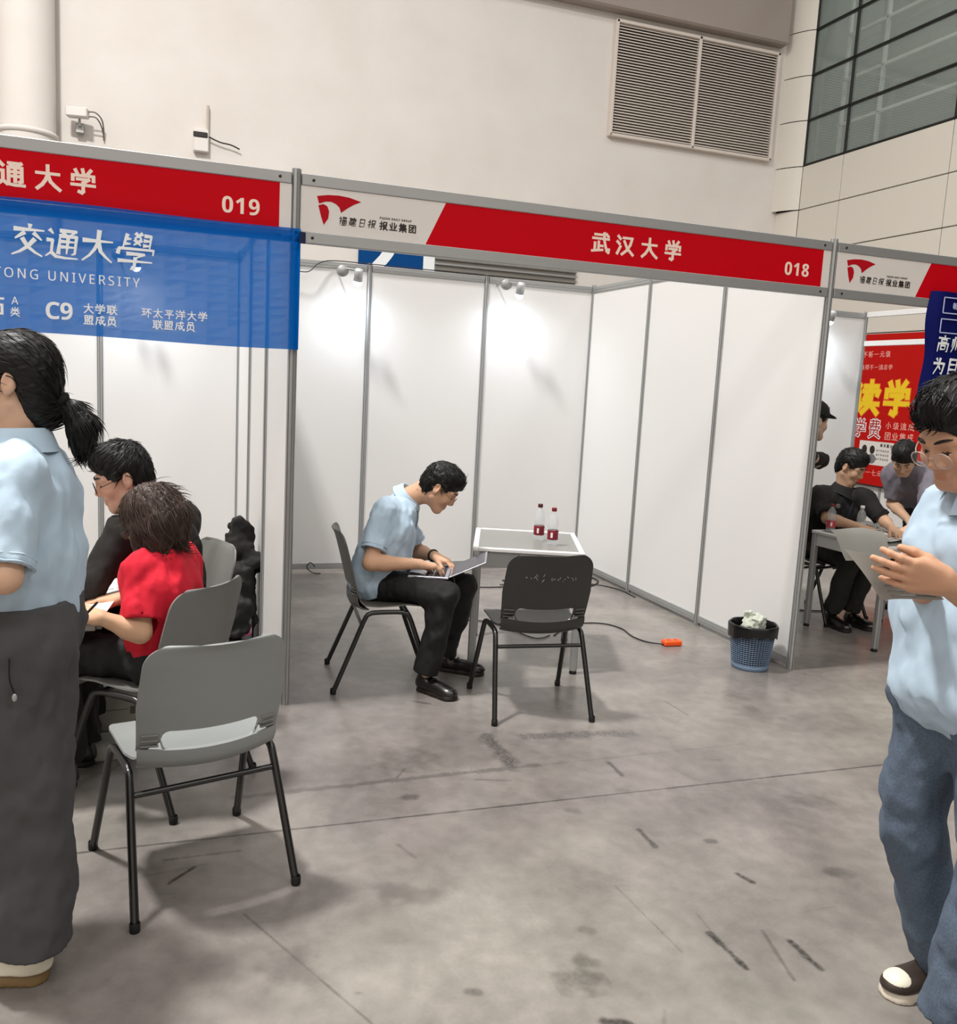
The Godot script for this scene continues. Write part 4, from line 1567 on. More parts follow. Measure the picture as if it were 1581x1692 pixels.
func hair_short(f: Field, T: Transform3D, s: float, top := 1.0, fringe := 0.0, sides := 1.0, seed_ := 3) -> void:
	var B := T.basis
	var P := func(x: float, y: float, z: float) -> Vector3: return T * (Vector3(x, y, z) * s)
	f.ell(P.call(0, 0.043, -0.016), V(0.080 + 0.004 * sides, 0.086 + 0.012 * top, 0.104) * s, B, 0.02)
	f.ell(P.call(0, 0.085, 0.022), V(0.062, 0.036 + 0.016 * top, 0.070) * s, B, 0.025 * s)
	f.ell(P.call(0, -0.015, -0.055), V(0.068 + 0.002 * sides, 0.070, 0.056) * s, B, 0.03 * s)
	for q in [-1.0, 1.0]:
		f.cap(P.call(q * 0.073, 0.03, 0.025), P.call(q * 0.072, -0.008, 0.022), 0.011 * s, 0.006 * s, 0.012 * s)
		f.ell(P.call(q * 0.086, -0.010, -0.006), V(0.024, 0.036, 0.020) * s, B, 0.006 * s, true)
		f.ell(P.call(q * 0.075, -0.055, 0.02), V(0.06, 0.06, 0.050) * s, B, 0.006 * s, true)
	f.ell(P.call(0, -0.042 - fringe, 0.090), V(0.070, 0.096, 0.085) * s, B, 0.008 * s, true)
	f.clips.append(below(P.call(0, -0.075, -0.06), B * V(0, -1, 0.35)))
	var n := cloth_noise(75.0 / s, seed_, 3)
	f.rough(n, 0.0055 * s, Basis(V(1.0, 0, 0), V(0.15, 0.30, 0), V(0, 0.1, 0.26)) * B.transposed())

func hand(f: Field, wrist: Vector3, dir: Vector3, palm: Vector3, thumb_side: Vector3, curls: Array, thumb := [0.5, 0.3, 0.4], s := 1.0, spread := 0.05) -> void:
	# palm: the way the palm faces; curls: bend of the four fingers at their first joint, index first; thumb: [out, toward palm, bend]
	dir = dir.normalized()
	var t := (thumb_side - dir * thumb_side.dot(dir)).normalized()
	var n := (palm - dir * palm.dot(dir) - t * palm.dot(t)).normalized()
	var L := [0.072, 0.080, 0.074, 0.058]
	var R := [0.0088, 0.0090, 0.0086, 0.0076]
	var K := [0.086, 0.090, 0.085, 0.076]
	for i in 4:
		var off := (0.0285 - 0.0190 * i) * s
		var k0 := wrist + t * off * 0.55 + dir * 0.012 * s
		var k1: Vector3 = wrist + dir * K[i] * s + t * off - n * 0.002 * s
		f.cap(k0, k1, 0.0165 * s, R[i] * 1.28 * s, 0.014 * s)
		f.cap(k0 + n * 0.006 * s, k1 + n * 0.006 * s - dir * 0.012 * s, 0.013 * s, 0.0105 * s, 0.012 * s)
		var c: float = curls[i]
		var fan: Vector3 = (dir + t * spread * (1.4 - i)).normalized()
		var p := k1
		var ang := 0.0
		var seg := [0.46, 0.31, 0.23]
		var bend := [c, c * 1.05, c * 0.7]
		for q in 3:
			ang += bend[q]
			var d := fan * cos(ang) + n * sin(ang)
			var e: Vector3 = p + d * L[i] * seg[q] * s
			f.cap(p, e, R[i] * (1.04 - 0.07 * q) * s, R[i] * (0.98 - 0.09 * q) * s, 0.0035 * s)
			p = e
	# ball of the thumb and three segments from the side of the palm
	var b0 := wrist + dir * 0.012 * s + t * 0.014 * s + n * 0.004 * s
	var d0: Vector3 = (dir * 0.8 + t * thumb[0] + n * thumb[1]).normalized()
	var b1 := b0 + d0 * 0.046 * s
	f.cap(b0, b1, 0.0165 * s, 0.0125 * s, 0.014 * s)
	var d1: Vector3 = (d0 + dir * thumb[2] * 0.6 - t * thumb[2] * 0.35 + n * thumb[2] * 0.25).normalized()
	var b2 := b1 + d1 * 0.033 * s
	f.cap(b1, b2, 0.0115 * s, 0.0104 * s, 0.005 * s)
	var d2: Vector3 = (d1 + dir * thumb[2] * 0.5 - t * thumb[2] * 0.3 + n * thumb[2] * 0.3).normalized()
	f.cap(b2, b2 + d2 * 0.026 * s, 0.0106 * s, 0.0082 * s, 0.004 * s)

func glasses(root: Node3D, base: Vector3, T: Transform3D, s: float, rim: Material, drop := 0.0, round_ := true) -> void:
	var mb := MB.new()
	var lens := MB.new()
	for q in [-1.0, 1.0]:
		var pts: Array = []
		for k in 25:
			var a := TAU * k / 24.0
			var rx := 0.0245
			var ry := 0.020 if round_ else 0.017
			var ex := 2.0 if round_ else 3.0
			var cx := signf(cos(a)) * pow(absf(cos(a)), 2.0 / ex) * rx
			var cy := signf(sin(a)) * pow(absf(sin(a)), 2.0 / ex) * ry
			pts.append(T * (V(q * 0.033 + cx, cy + 0.001 - drop, 0.108 - 0.10 * absf(q * 0.033 + cx) * absf(q * 0.033 + cx) * 6.0) * s) - base)
		mb.tube(pts, 0.0015 * s, 6, false)
		var c: Vector3 = T * (V(q * 0.033, 0.001 - drop, 0.1065) * s) - base
		for k in 24: lens.tri(c, pts[k], pts[k + 1])
		mb.tube(curve([T * (V(q * 0.0575, 0.006 - drop, 0.090) * s) - base, T * (V(q * 0.076, 0.010 - drop * 0.7, 0.06) * s) - base, T * (V(q * 0.084, 0.016, 0.0) * s) - base, T * (V(q * 0.085, 0.010, -0.022) * s) - base, T * (V(q * 0.083, -0.012, -0.034) * s) - base], 4), 0.0016 * s, 6)
	mb.tube(curve([T * (V(-0.0085, 0.004 - drop, 0.1065) * s) - base, T * (V(0, 0.008 - drop, 0.109) * s) - base, T * (V(0.0085, 0.004 - drop, 0.1065) * s) - base], 4), 0.0014 * s, 6)
	var g := part("glasses", mb, rim, root)
	part("lens", lens, M.lens, g)

func collar(root: Node3D, base: Vector3, neck: Vector3, axis: Vector3, front: Vector3, r: float, h: float, m: Material, gap := 0.32) -> void:
	# a turned-down polo collar, open at the front
	var up := axis.normalized()
	var fr := (front - up * front.dot(up)).normalized()
	var sd := up.cross(fr).normalized()
	var g: Array = []
	for i in 33:
		var a := lerpf(gap, TAU - gap, i / 32.0)
		var d := fr * cos(a) + sd * sin(a)
		var fwd := 0.5 + 0.5 * cos(a)
		var col: Array = []
		for q in [[1.0, -0.008, 0.0], [1.0, 0.55, 0.0], [1.02, 0.95, 0.002], [1.07, 1.0, 0.005], [1.14, 0.88, 0.010], [1.27, 0.50, 0.016], [1.42, 0.05, 0.022], [1.54, -0.22, 0.025]]:
			var point := 1.0 + 0.55 * pow(fwd, 3.0)
			var drop: float = q[1] if q[1] > 0.9 or q[0] <= 1.02 else 1.0 - (1.0 - q[1]) * point
			col.append(neck + d * (r * (q[0] + 0.10 * fwd * (q[0] - 1.0))) + up * (h * drop - 0.022 * fwd) - base)
		g.append(col)
	var mb := MB.new()
	mb.sheet(g, 0.003)
	var cl := part("collar", mb, m, root)
	var edge: Array = []
	for col in g: edge.append(col[7])
	var sm := MB.new()
	sm.tube(edge, 0.0016, 5)
	part("collar_seam_shade", sm, M.seam_shade, cl)  # seam drawn dark as the shadow line under the collar

func shoe(root: Node3D, base: Vector3, heel: Vector3, toe_dir: Vector3, L: float, upper: Material, sole_m: Material, h := 0.085, sole_h := 0.024, cap_m: Material = null) -> void:
	var fw := V(toe_dir.x, 0, toe_dir.z).normalized()
	var sd := Vector3.UP.cross(fw)
	var B := Basis(sd, Vector3.UP, fw)
	var P := func(x: float, y: float, z: float) -> Vector3: return heel + B * Vector3(x, y, z)
	var f := Field.new()
	f.ell(P.call(0, sole_h + 0.018, L * 0.17), V(0.037, 0.045, L * 0.19), B, 0.02)
	f.ell(P.call(0, sole_h + 0.012, L * 0.45), V(0.040, 0.042, L * 0.30), B, 0.03)
	f.ell(P.call(0.002, sole_h + 0.006, L * 0.77), V(0.047, 0.036, L * 0.22), B, 0.03)
	f.cap(P.call(0, sole_h + 0.03, L * 0.20), P.call(0, h, L * 0.18), 0.036, 0.036, 0.03)
	f.cap(P.call(0, h + 0.06, L * 0.18), P.call(0, h - 0.012, L * 0.18), 0.030, 0.030, 0.004, true)
	f.clips.append(below(P.call(0, sole_h, 0), Vector3.DOWN))
	f.clips.append(below(P.call(0, h + 0.012, 0), Vector3.UP))
	var mb := MB.new()
	f.mesh_into(mb, 0.0055)
	var sh := part("shoe", shift(mb, -base), upper, root)
	var sf := Field.new()
	sf.cap(P.call(0, 0, L * 0.17), P.call(0, 0, L * 0.5), 0.041, 0.039, 0.02)
	sf.cap(P.call(0, 0, L * 0.5), P.call(0.002, 0, L * 0.80), 0.039, 0.050, 0.02)
	sf.clips.append(below(P.call(0, sole_h + 0.004, 0), Vector3.UP))
	sf.clips.append(below(P.call(0, 0.001, 0), Vector3.DOWN))
	mb = MB.new()
	sf.mesh_into(mb, 0.0055)
	part("sole", shift(mb, -base), sole_m, sh)
	if cap_m:
		var tf := Field.new()
		tf.ell(P.call(0.002, sole_h + 0.010, L * 0.80), V(0.043, 0.0345, L * 0.175), B, 0.02)
		tf.clips.append(below(P.call(0, sole_h + 0.017, 0), Vector3.DOWN))
		mb = MB.new()
		tf.mesh_into(mb, 0.005)
		part("toe_panel", shift(mb, -base), cap_m, sh)
	# laces
	var lc := MB.new()
	for k in 4:
		var z := L * (0.42 + 0.075 * k)
		var y := sole_h + 0.060 - 0.011 * k
		lc.tube(curve([P.call(-0.022, y - 0.010, z), P.call(0, y + 0.001, z + 0.004), P.call(0.022, y - 0.010, z)], 4), 0.0028, 6)
	part("laces", shift(lc, -base), sole_m if cap_m == null else upper, sh)

func torso_field(f: Field, pelvis: Vector3, waist: Vector3, chest: Vector3, neck: Vector3, lat_p: Vector3, lat_c: Vector3, w := Vector3(0.085, 0.08, 0.095), r := Vector3(0.108, 0.105, 0.112)) -> void:
	for s in [-1.0, 1.0]:
		f.cap(pelvis + lat_p * s * w.x, waist + (lat_p + lat_c).normalized() * s * w.y, r.x, r.y, 0.05)
		f.cap(waist + (lat_p + lat_c).normalized() * s * w.y, chest + lat_c * s * w.z, r.y, r.z, 0.05)
		f.cap(chest + lat_c * s * w.z, neck.lerp(chest, 0.45) + lat_c * s * 0.075, r.z, r.z * 0.72, 0.05)
	f.cap(pelvis, waist, r.x, r.y, 0.04)
	f.cap(waist, chest, r.y, r.z, 0.04)
	f.cap(chest, neck.lerp(chest, 0.25), r.z * 0.9, 0.07, 0.05)

func hair_strands(root: Node3D, mb: MB, T: Transform3D, s: float, m: Material, flow: Callable, count: int, length: float, lift: float, seed_: int, radius := 0.0015) -> void:
	# locks that follow the combing direction over an already meshed head of hair (mb is in the person's own axes)
	var rn := RandomNumberGenerator.new()
	rn.seed = seed_
	var I := T.affine_inverse()
	var out := MB.new()
	for k in count:
		var i := rn.randi_range(0, mb.v.size() - 1)
		var p := mb.v[i]
		var n := mb.n[i]
		var q: Vector3 = (I * (p + root.position)) / s
		var fl: Vector3 = flow.call(q)
		if fl == Vector3.ZERO: continue
		var d: Vector3 = T.basis * fl
		d = (d - n * d.dot(n))
		if d.length() < 0.05: continue
		d = (d.normalized() + n * lift * rn.randf_range(0.3, 1.2) + V(rn.randfn(0, 0.3), rn.randfn(0, 0.3), rn.randfn(0, 0.3)) * (0.12 + lift)).normalized()
		var L := length * rn.randf_range(0.6, 1.2) * s
		var pts: Array = [p - n * 0.001]
		var step := L / 4.0
		for e in 4:
			pts.append(pts[e] + d * step)
			d = (d - n * step * (11.0 - 14.0 * lift)).normalized()
		var r := radius * rn.randf_range(0.7, 1.4) * s
		out.tube(pts, [r * 0.8, r, r * 0.9, r * 0.6, r * 0.15], 4, false)
	var o := part("hair_locks", out, m, root)
	o.set_meta("kind", "stuff")

func flow_short(q: Vector3) -> Vector3:
	var f := (q - V(0, 0.135, -0.06)).normalized()
	if q.z > 0.02 and q.y < 0.045: return Vector3.ZERO
	if q.z > 0.05 and q.y > 0.02: return V(q.x * 2.0, 1.0, 0.1)
	if q.y > 0.06: f += V(0, 0, 0.9)
	return f

# joints of the people, in metres
func joints_woman() -> Dictionary:
	return {
		"head": Vector3(-0.900, 1.540, 1.717),
		"neck": Vector3(-0.879, 1.395, 1.735),
		"chest": Vector3(-0.869, 1.263, 1.759),
		"waist": Vector3(-0.864, 1.109, 1.773),
		"pelvis": Vector3(-0.873, 0.924, 1.766),
		"shL": Vector3(-0.859, 1.321, 1.904),
		"shR": Vector3(-0.892, 1.298, 1.585),
		"elL": Vector3(-0.869, 1.101, 2.020),
		"wrL": Vector3(-1.048, 1.094, 2.031),
		"elR": Vector3(-0.928, 1.011, 1.572),
		"wrR": Vector3(-1.122, 1.017, 1.619),
		"hipL": Vector3(-0.857, 0.933, 1.856),
		"hipR": Vector3(-0.877, 0.893, 1.683),
		"knL": Vector3(-0.858, 0.525, 1.874),
		"knR": Vector3(-0.903, 0.465, 1.695),
		"anL": Vector3(-0.850, 0.092, 1.878),
		"anR": Vector3(-0.920, 0.059, 1.696),
		"heelL": Vector3(-0.811, 0.021, 1.886),
		"heelR": Vector3(-0.859, 0.016, 1.703),
	}

func joints_writer() -> Dictionary:
	return {
		"head": Vector3(-0.721, 1.151, 0.487),
		"neck": Vector3(-0.642, 1.004, 0.431),
		"chest": Vector3(-0.605, 0.861, 0.401),
		"waist": Vector3(-0.557, 0.689, 0.380),
		"pelvis": Vector3(-0.513, 0.498, 0.360),
		"shL": Vector3(-0.720, 0.949, 0.540),
		"shR": Vector3(-0.497, 0.934, 0.279),
		"elL": Vector3(-0.786, 0.788, 0.626),
		"wrL": Vector3(-0.880, 0.799, 0.719),
		"elR": Vector3(-0.486, 0.695, 0.179),
		"wrR": Vector3(-0.778, 0.737, 0.282),
		"hipL": Vector3(-0.550, 0.494, 0.433),
		"hipR": Vector3(-0.486, 0.458, 0.268),
		"knL": Vector3(-0.803, 0.492, 0.471),
		"knR": Vector3(-0.758, 0.431, 0.228),
		"anL": Vector3(-0.782, 0.135, 0.479),
		"anR": Vector3(-0.720, 0.085, 0.294),
	}

func joints_red() -> Dictionary:
	return {
		"head": Vector3(-0.600, 1.054, 0.975),
		"neck": Vector3(-0.552, 0.948, 0.976),
		"chest": Vector3(-0.535, 0.817, 0.980),
		"waist": Vector3(-0.543, 0.673, 0.978),
		"pelvis": Vector3(-0.567, 0.518, 0.981),
		"shL": Vector3(-0.627, 0.897, 1.064),
		"shR": Vector3(-0.467, 0.842, 0.797),
		"elL": Vector3(-0.629, 0.693, 1.148),
		"wrL": Vector3(-0.752, 0.736, 1.097),
		"elR": Vector3(-0.607, 0.664, 0.677),
		"wrR": Vector3(-0.816, 0.748, 0.750),
		"hipL": Vector3(-0.593, 0.527, 1.035),
		"hipR": Vector3(-0.552, 0.486, 0.884),
		"knL": Vector3(-0.852, 0.529, 0.963),
		"knR": Vector3(-0.838, 0.496, 0.758),
		"anL": Vector3(-0.807, 0.183, 0.945),
		"anR": Vector3(-0.822, 0.141, 0.732),
	}

func joints_typist() -> Dictionary:
	return {
		"head": Vector3(0.847, 1.036, -0.326),
		"neck": Vector3(0.698, 0.972, -0.403),
		"chest": Vector3(0.620, 0.784, -0.413),
		"waist": Vector3(0.545, 0.608, -0.424),
		"pelvis": Vector3(0.508, 0.423, -0.421),
		"shL": Vector3(0.689, 0.895, -0.566),
		"shR": Vector3(0.521, 0.939, -0.300),
		"elR": Vector3(0.445, 0.660, -0.178),
		"wrR": Vector3(0.689, 0.624, -0.117),
		"elL": Vector3(0.810, 0.635, -0.580),
		"wrL": Vector3(0.843, 0.640, -0.376),
		"hipR": Vector3(0.499, 0.421, -0.338),
		"hipL": Vector3(0.557, 0.406, -0.486),
		"knR": Vector3(0.792, 0.510, -0.031),
		"knL": Vector3(0.985, 0.499, -0.261),
		"anR": Vector3(0.714, 0.118, -0.129),
		"anL": Vector3(0.944, 0.089, -0.321),
		"heelR": Vector3(0.699, -0.001, -0.149),
		"heelL": Vector3(0.938, -0.009, -0.330),
	}

func joints_reader() -> Dictionary:
	return {
		"head": Vector3(1.204, 1.531, 2.615),
		"neck": Vector3(1.312, 1.413, 2.639),
		"chest": Vector3(1.318, 1.261, 2.654),
		"waist": Vector3(1.313, 1.098, 2.666),
		"pelvis": Vector3(1.303, 0.944, 2.664),
		"shL": Vector3(1.245, 1.374, 2.761),
		"shR": Vector3(1.333, 1.333, 2.541),
		"elL": Vector3(1.174, 1.140, 2.856),
		"wrL": Vector3(1.002, 1.231, 2.834),
		"elR": Vector3(1.300, 1.079, 2.535),
		"wrR": Vector3(1.126, 1.196, 2.648),
		"hipL": Vector3(1.279, 0.877, 2.730),
		"hipR": Vector3(1.300, 0.833, 2.572),
		"knL": Vector3(1.252, 0.571, 2.788),
		"knR": Vector3(1.260, 0.491, 2.609),
		"anL": Vector3(1.305, 0.177, 2.780),
		"anR": Vector3(1.375, 0.121, 2.620),
		"heelR": Vector3(1.392, 0.044, 2.616),
		"heelL": Vector3(1.341, 0.091, 2.806),
	}

func joints_clerk() -> Dictionary:
	return {
		"head": Vector3(4.197, 1.145, -0.994),
		"neck": Vector3(4.184, 0.979, -1.027),
		"chest": Vector3(4.167, 0.792, -1.005),
		"waist": Vector3(4.174, 0.612, -0.997),
		"pelvis": Vector3(4.187, 0.451, -1.000),
		"shL": Vector3(4.236, 0.934, -0.894),
		"shR": Vector3(4.038, 0.924, -1.093),
		"elL": Vector3(4.166, 0.782, -0.736),
		"wrL": Vector3(4.079, 0.719, -0.597),
		"elR": Vector3(3.930, 0.752, -0.977),
		"wrR": Vector3(3.932, 0.692, -0.753),
		"hipL": Vector3(4.202, 0.462, -0.943),
		"hipR": Vector3(4.172, 0.440, -1.058),
		"knL": Vector3(4.001, 0.515, -0.701),
		"knR": Vector3(3.916, 0.487, -0.781),
		"anL": Vector3(4.139, 0.110, -0.805),
		"anR": Vector3(4.000, 0.094, -0.799),
	}

func joints_leaner() -> Dictionary:
	return {
		"head": Vector3(4.566, 1.227, -0.874),
		"neck": Vector3(4.794, 1.078, -0.952),
		"chest": Vector3(4.959, 0.851, -0.997),
		"waist": Vector3(5.085, 0.647, -1.029),
		"pelvis": Vector3(5.212, 0.471, -1.064),
		"shR": Vector3(4.706, 0.988, -1.002),
		"shL": Vector3(4.768, 1.008, -0.714),
		"elL": Vector3(4.536, 0.828, -0.556),
		"wrL": Vector3(4.356, 0.734, -0.553),
		"elR": Vector3(4.685, 0.820, -0.984),
		"wrR": Vector3(4.511, 0.640, -0.751),
		"hipL": Vector3(5.175, 0.443, -0.966),
		"hipR": Vector3(5.249, 0.405, -1.148),
		"knL": Vector3(5.068, 0.147, -0.906),
		"knR": Vector3(5.163, 0.101, -1.079),
		"anL": Vector3(5.110, -0.097, -0.908),
		"anR": Vector3(5.245, -0.137, -1.122),
	}

# ------------------------------------------------------------------ people
func person_materials():
	M.skin = mat(Color(1, 1, 1), 0.55, 0.0, 0.4)
	M.skin.vertex_color_use_as_albedo = true
	M.skin.subsurf_scatter_enabled = true
	M.skin.subsurf_scatter_strength = 0.08
	M.hair = mat(Color(0.048, 0.041, 0.039), 0.5, 0.0, 0.42)
	M.hair_brown = mat(Color(0.23, 0.17, 0.14), 0.5, 0.0, 0.45)
	M.eye = mat(Color(0.86, 0.84, 0.82), 0.25)
	M.iris = mat(Color(0.07, 0.045, 0.035), 0.2)
	M.lens = mat(Color(0.93, 0.95, 0.96, 0.04), 0.02)
	M.lens.transparency = BaseMaterial3D.TRANSPARENCY_ALPHA
	M.rim_gold = mat(Color(0.62, 0.50, 0.36), 0.3, 0.7)
	M.rim_dark = mat(Color(0.10, 0.09, 0.09), 0.3, 0.3)
	M.rim_clear = mat(Color(0.72, 0.66, 0.62), 0.25, 0.3)
	var weave := noise_tex(0.35, 256, 0.0, 31)
	M.blue = relief(mat(Color(0.70, 0.785, 0.855), 0.85), weave, 0.05, 9.0)
	M.blue.rim_enabled = true
	M.blue.rim = 0.3
	M.red_tee = relief(mat(Color(0.80, 0.055, 0.17), 0.85), weave, 0.05, 9.0)
	M.black_knit = relief(mat(Color(0.085, 0.068, 0.058), 0.9), weave, 0.06, 9.0)
	M.black_polo = relief(mat(Color(0.06, 0.05, 0.055), 0.85), weave, 0.05, 9.0)
	M.grey_tee = relief(mat(Color(0.46, 0.44, 0.48), 0.85), weave, 0.05, 9.0)
	M.grey_trousers = relief(mat(Color(0.265, 0.262, 0.270), 0.85), weave, 0.05, 12.0)
	M.navy_trousers = relief(mat(Color(0.055, 0.053, 0.062), 0.8), weave, 0.05, 12.0)
	M.olive_trousers = relief(mat(Color(0.15, 0.145, 0.13), 0.85), weave, 0.05, 12.0)
	M.denim = tri_tex(mat(Color(1, 1, 1), 0.85), noise_tex(0.06, 512, 0.0, 41, ramp2(Color(0.27, 0.32, 0.39), Color(0.40, 0.46, 0.53))), 4.0)
	M.denim.uv1_world_triplanar = false
	M.leather = mat(Color(0.055, 0.035, 0.03), 0.32, 0.0, 0.6)
	M.leather_sole = mat(Color(0.10, 0.06, 0.035), 0.5)
	M.white_leather = mat(Color(0.90, 0.88, 0.80), 0.45)
	M.gum_sole = mat(Color(0.47, 0.37, 0.22), 0.6)
	M.brown_leather = mat(Color(0.20, 0.16, 0.135), 0.5)
	M.sole_white = mat(Color(0.84, 0.80, 0.74), 0.55)

func skin_tone(r: float, g: float, b: float) -> Color:
	return Color(r, g, b)

func rs_of(C: Dictionary) -> float:
	return C.get("sleeve_r", 0.068)

func arm_chain(f: Field, sh: Vector3, el: Vector3, wr: Vector3, s := 1.0) -> void:
	f.cap(sh, el, 0.047 * s, 0.040 * s, 0.02)
	var mid := el.lerp(wr, 0.3)
	f.cap(el, mid, 0.040 * s, 0.0405 * s, 0.02)
	f.cap(mid, wr, 0.0405 * s, 0.0265 * s, 0.02)

func build_person(root: Node3D, J: Dictionary, T: Transform3D, s: float, C: Dictionary) -> void:
	# C: skin, shirt, sleeve (share of the upper arm), bottom (plane), trousers, leg (radii), hem, hands, lat_p, lat_c, w, r, amp
	var base := root.position
	var tone: Color = C.skin
	var paint := skin_paint(T, s, tone)
	var arm: float = C.get("arm", 1.0)
	# --- skin: limbs, hidden trunk, then finer grids for head and hands, all one mesh
	var body := MB.new()
	body.col = tone
	var f := Field.new()
	f.cap(J.pelvis, J.chest, 0.07, 0.075, 0.03)
	f.cap(J.chest, J.neck, 0.075, 0.050, 0.03)
	for q in ["L", "R"]:
		f.cap(J.chest.lerp(J.neck, 0.7), J["sh" + q], 0.04, 0.045, 0.03)
		arm_chain(f, J["sh" + q], J["el" + q], J["wr" + q], arm)
		f.cap(J.pelvis, J["hip" + q], 0.06, 0.06, 0.03)
		f.cap(J["hip" + q], J["kn" + q], 0.058, 0.046, 0.03)
		f.cap(J["kn" + q], J["an" + q], 0.046, 0.032, 0.03)
	f.mesh_into(body, C.get("cell", 0.010), func(_p): return tone)
	f = Field.new()
	head_field(f, T, s, J.neck, C.get("female", false), C.get("neck_r", 0.052))
	f.mesh_into(body, C.get("head_cell", 0.0035), paint)
	for q in ["L", "R"]:
		var h: Dictionary = C.hands[q]
		f = Field.new()
		var d: Vector3 = h.dir
		f.cap(J["wr" + q] - (J["wr" + q] - J["el" + q]).normalized() * 0.05, J["wr" + q], 0.029 * arm, 0.0265 * arm, 0.02)
		hand(f, J["wr" + q], d, h.palm, h.thumb, h.curls, h.get("th", [0.6, 0.3, 0.4]), h.get("s", 1.0) * arm, h.get("spread", 0.05))
		f.mesh_into(body, C.get("hand_cell", 0.0034), func(_p): return tone)
	part("body", shift(body, -base), M.skin, root)
	head_parts(root, base, T, s, C.get("brow", M.hair), C.get("closed", true))
	# --- shirt
	f = Field.new()
	torso_field(f, J.pelvis, J.waist, J.chest, J.neck, C.lat_p, C.lat_c, C.get("w", V(0.075, 0.08, 0.092)), C.get("r", V(0.112, 0.110, 0.115)))
	if C.has("bottom"):
		for p in f.add: p.clips.append(C.bottom)
	var torso_count := f.add.size()
	var sl: float = C.get("sleeve", 0.85)
	for q in ["L", "R"]:
		var sh: Vector3 = J["sh" + q]
		var el: Vector3 = J["el" + q]
		var wr: Vector3 = J["wr" + q]
		f.cap(J.neck.lerp(J.chest, 0.26), sh, 0.040, 0.066 * arm, 0.05)
		var rs: float = C.get("sleeve_r", 0.068)
		if sl <= 1.05:
			var cuff := sh.lerp(el, sl)
			var ax := (el - sh).normalized()
			var p := f.cap(sh, sh.lerp(el, sl + 0.25), rs * 0.98, rs * 0.98, 0.035)
			p.clips = [below(cuff, ax)]
			f.cap(sh.lerp(el, sl - 0.16), el, rs - 0.021, rs - 0.017, 0.003, true)
		else:
			f.cap(sh, el, rs, rs * 0.86, 0.035)
			var p := f.cap(el, wr, rs * 0.86, rs * 0.62, 0.02)
			p.clips = [below(el.lerp(wr, 0.93), (wr - el).normalized())]
	var na: Vector3 = C.get("neck_axis", (J.neck - J.chest).normalized())
	for k in torso_count: f.add[k].clips.append(below(J.neck + na * C.get("neck_cut", -0.015), na))
	f.cap(J.neck - na * 0.045, J.neck + na * 0.06, 0.058, 0.066, 0.006, true)
	f.rough(cloth_noise(C.get("fold_freq", 7.0), C.get("seed", 5), 3), C.get("amp", 0.020), C.get("fold", Basis(V(1.25, 0.5, 0), V(-0.3, 0.55, 0), V(0, 0, 1.1))))
	var mb := MB.new()
	f.mesh_into(mb, C.get("cloth_cell", 0.008))
	var shirt := part(C.get("shirt_name", "shirt"), shift(mb, -base), C.shirt, root)
	if C.get("cuffs", false):
		for q in ["L", "R"]:
			var sh: Vector3 = J["sh" + q]
			var el: Vector3 = J["el" + q]
			var ax := (el - sh).normalized()
			var sx := ax.cross(V(0.3, 0.2, 1)).normalized()
			var sy := ax.cross(sx)
			var cuff := MB.new()
			for off in [0.004, 0.022]:
				var ring: Array = []
				for k in 33:
					var a := TAU * k / 32.0
					var p: Vector3 = sh.lerp(el, sl) - ax * off
					var dr := sx * cos(a) + sy * sin(a)
					var nz := f.noise.get_noise_3dv(f.stretch * (p + dr * rs_of(C))) * f.amp
					ring.append(p + dr * (rs_of(C) * 0.98 - nz - 0.0005) - base)
				cuff.tube(ring, 0.0028, 6, false)
			part("cuff", cuff, C.shirt, shirt)
	# --- trousers
	f = Field.new()
	var R: Array = C.leg
	var hip_r: float = C.get("hip_r", 0.115)
	for q in [-1.0, 1.0]:
		f.cap(J.pelvis + C.lat_p * q * 0.065, J.pelvis.lerp(J.waist, 0.42) + C.lat_p * q * 0.068, hip_r, hip_r * 0.93, 0.05)
	for q in ["L", "R"]:
		f.cap(J.pelvis.lerp(J["hip" + q], 0.5), J["hip" + q], hip_r * 0.9, R[0], 0.05)
		f.cap(J["hip" + q], J["kn" + q], R[0], R[1], 0.05)
		var an: Vector3 = J["an" + q]
		var kn: Vector3 = J["kn" + q]
		var ax := (an - kn).normalized()
		var hem: float = C.get("hem", 1.02)
		var p := f.cap(kn, kn.lerp(an, 1.15), R[1], R[2], 0.02)
		p.clips = [below(kn.lerp(an, hem), ax)]
		f.cap(kn.lerp(an, hem - 0.16), kn.lerp(an, hem + 0.2), R[2] - 0.020, R[2] - 0.016, 0.004, true)
	if C.has("top"): f.clips.append(C.top)
	f.rough(cloth_noise(6.0, C.get("seed", 5) + 50, 3), C.get("leg_amp", 0.022), Basis(V(1.2, 0.4, 0), V(-0.2, 0.7, 0), V(0, 0, 1.2)))
	mb = MB.new()
	f.mesh_into(mb, C.get("cloth_cell", 0.008))
	part("trousers", shift(mb, -base), C.trousers, root)

func hair_part(root: Node3D, f: Field, cell: float, m: Material, called := "hair") -> MeshInstance3D:
	var mb := MB.new()
	f.mesh_into(mb, cell)
	last_hair = shift(mb, -root.position)
	return part(called, last_hair, m, root)

var last_hair: MB

func person(label: String, at: Vector3) -> Node3D:
	return thing("person", label, "person", at)

func people():
	person_materials()
	typist()
	reader()
	standing_woman()
	red_shirt()
	writer()
	clerk()
	leaner()
	passer()

var IL := Vector3(-0.943, 0, -0.332)    # the way the row of people at the left looks
var IT := Vector3(-0.332, 0, 0.943)

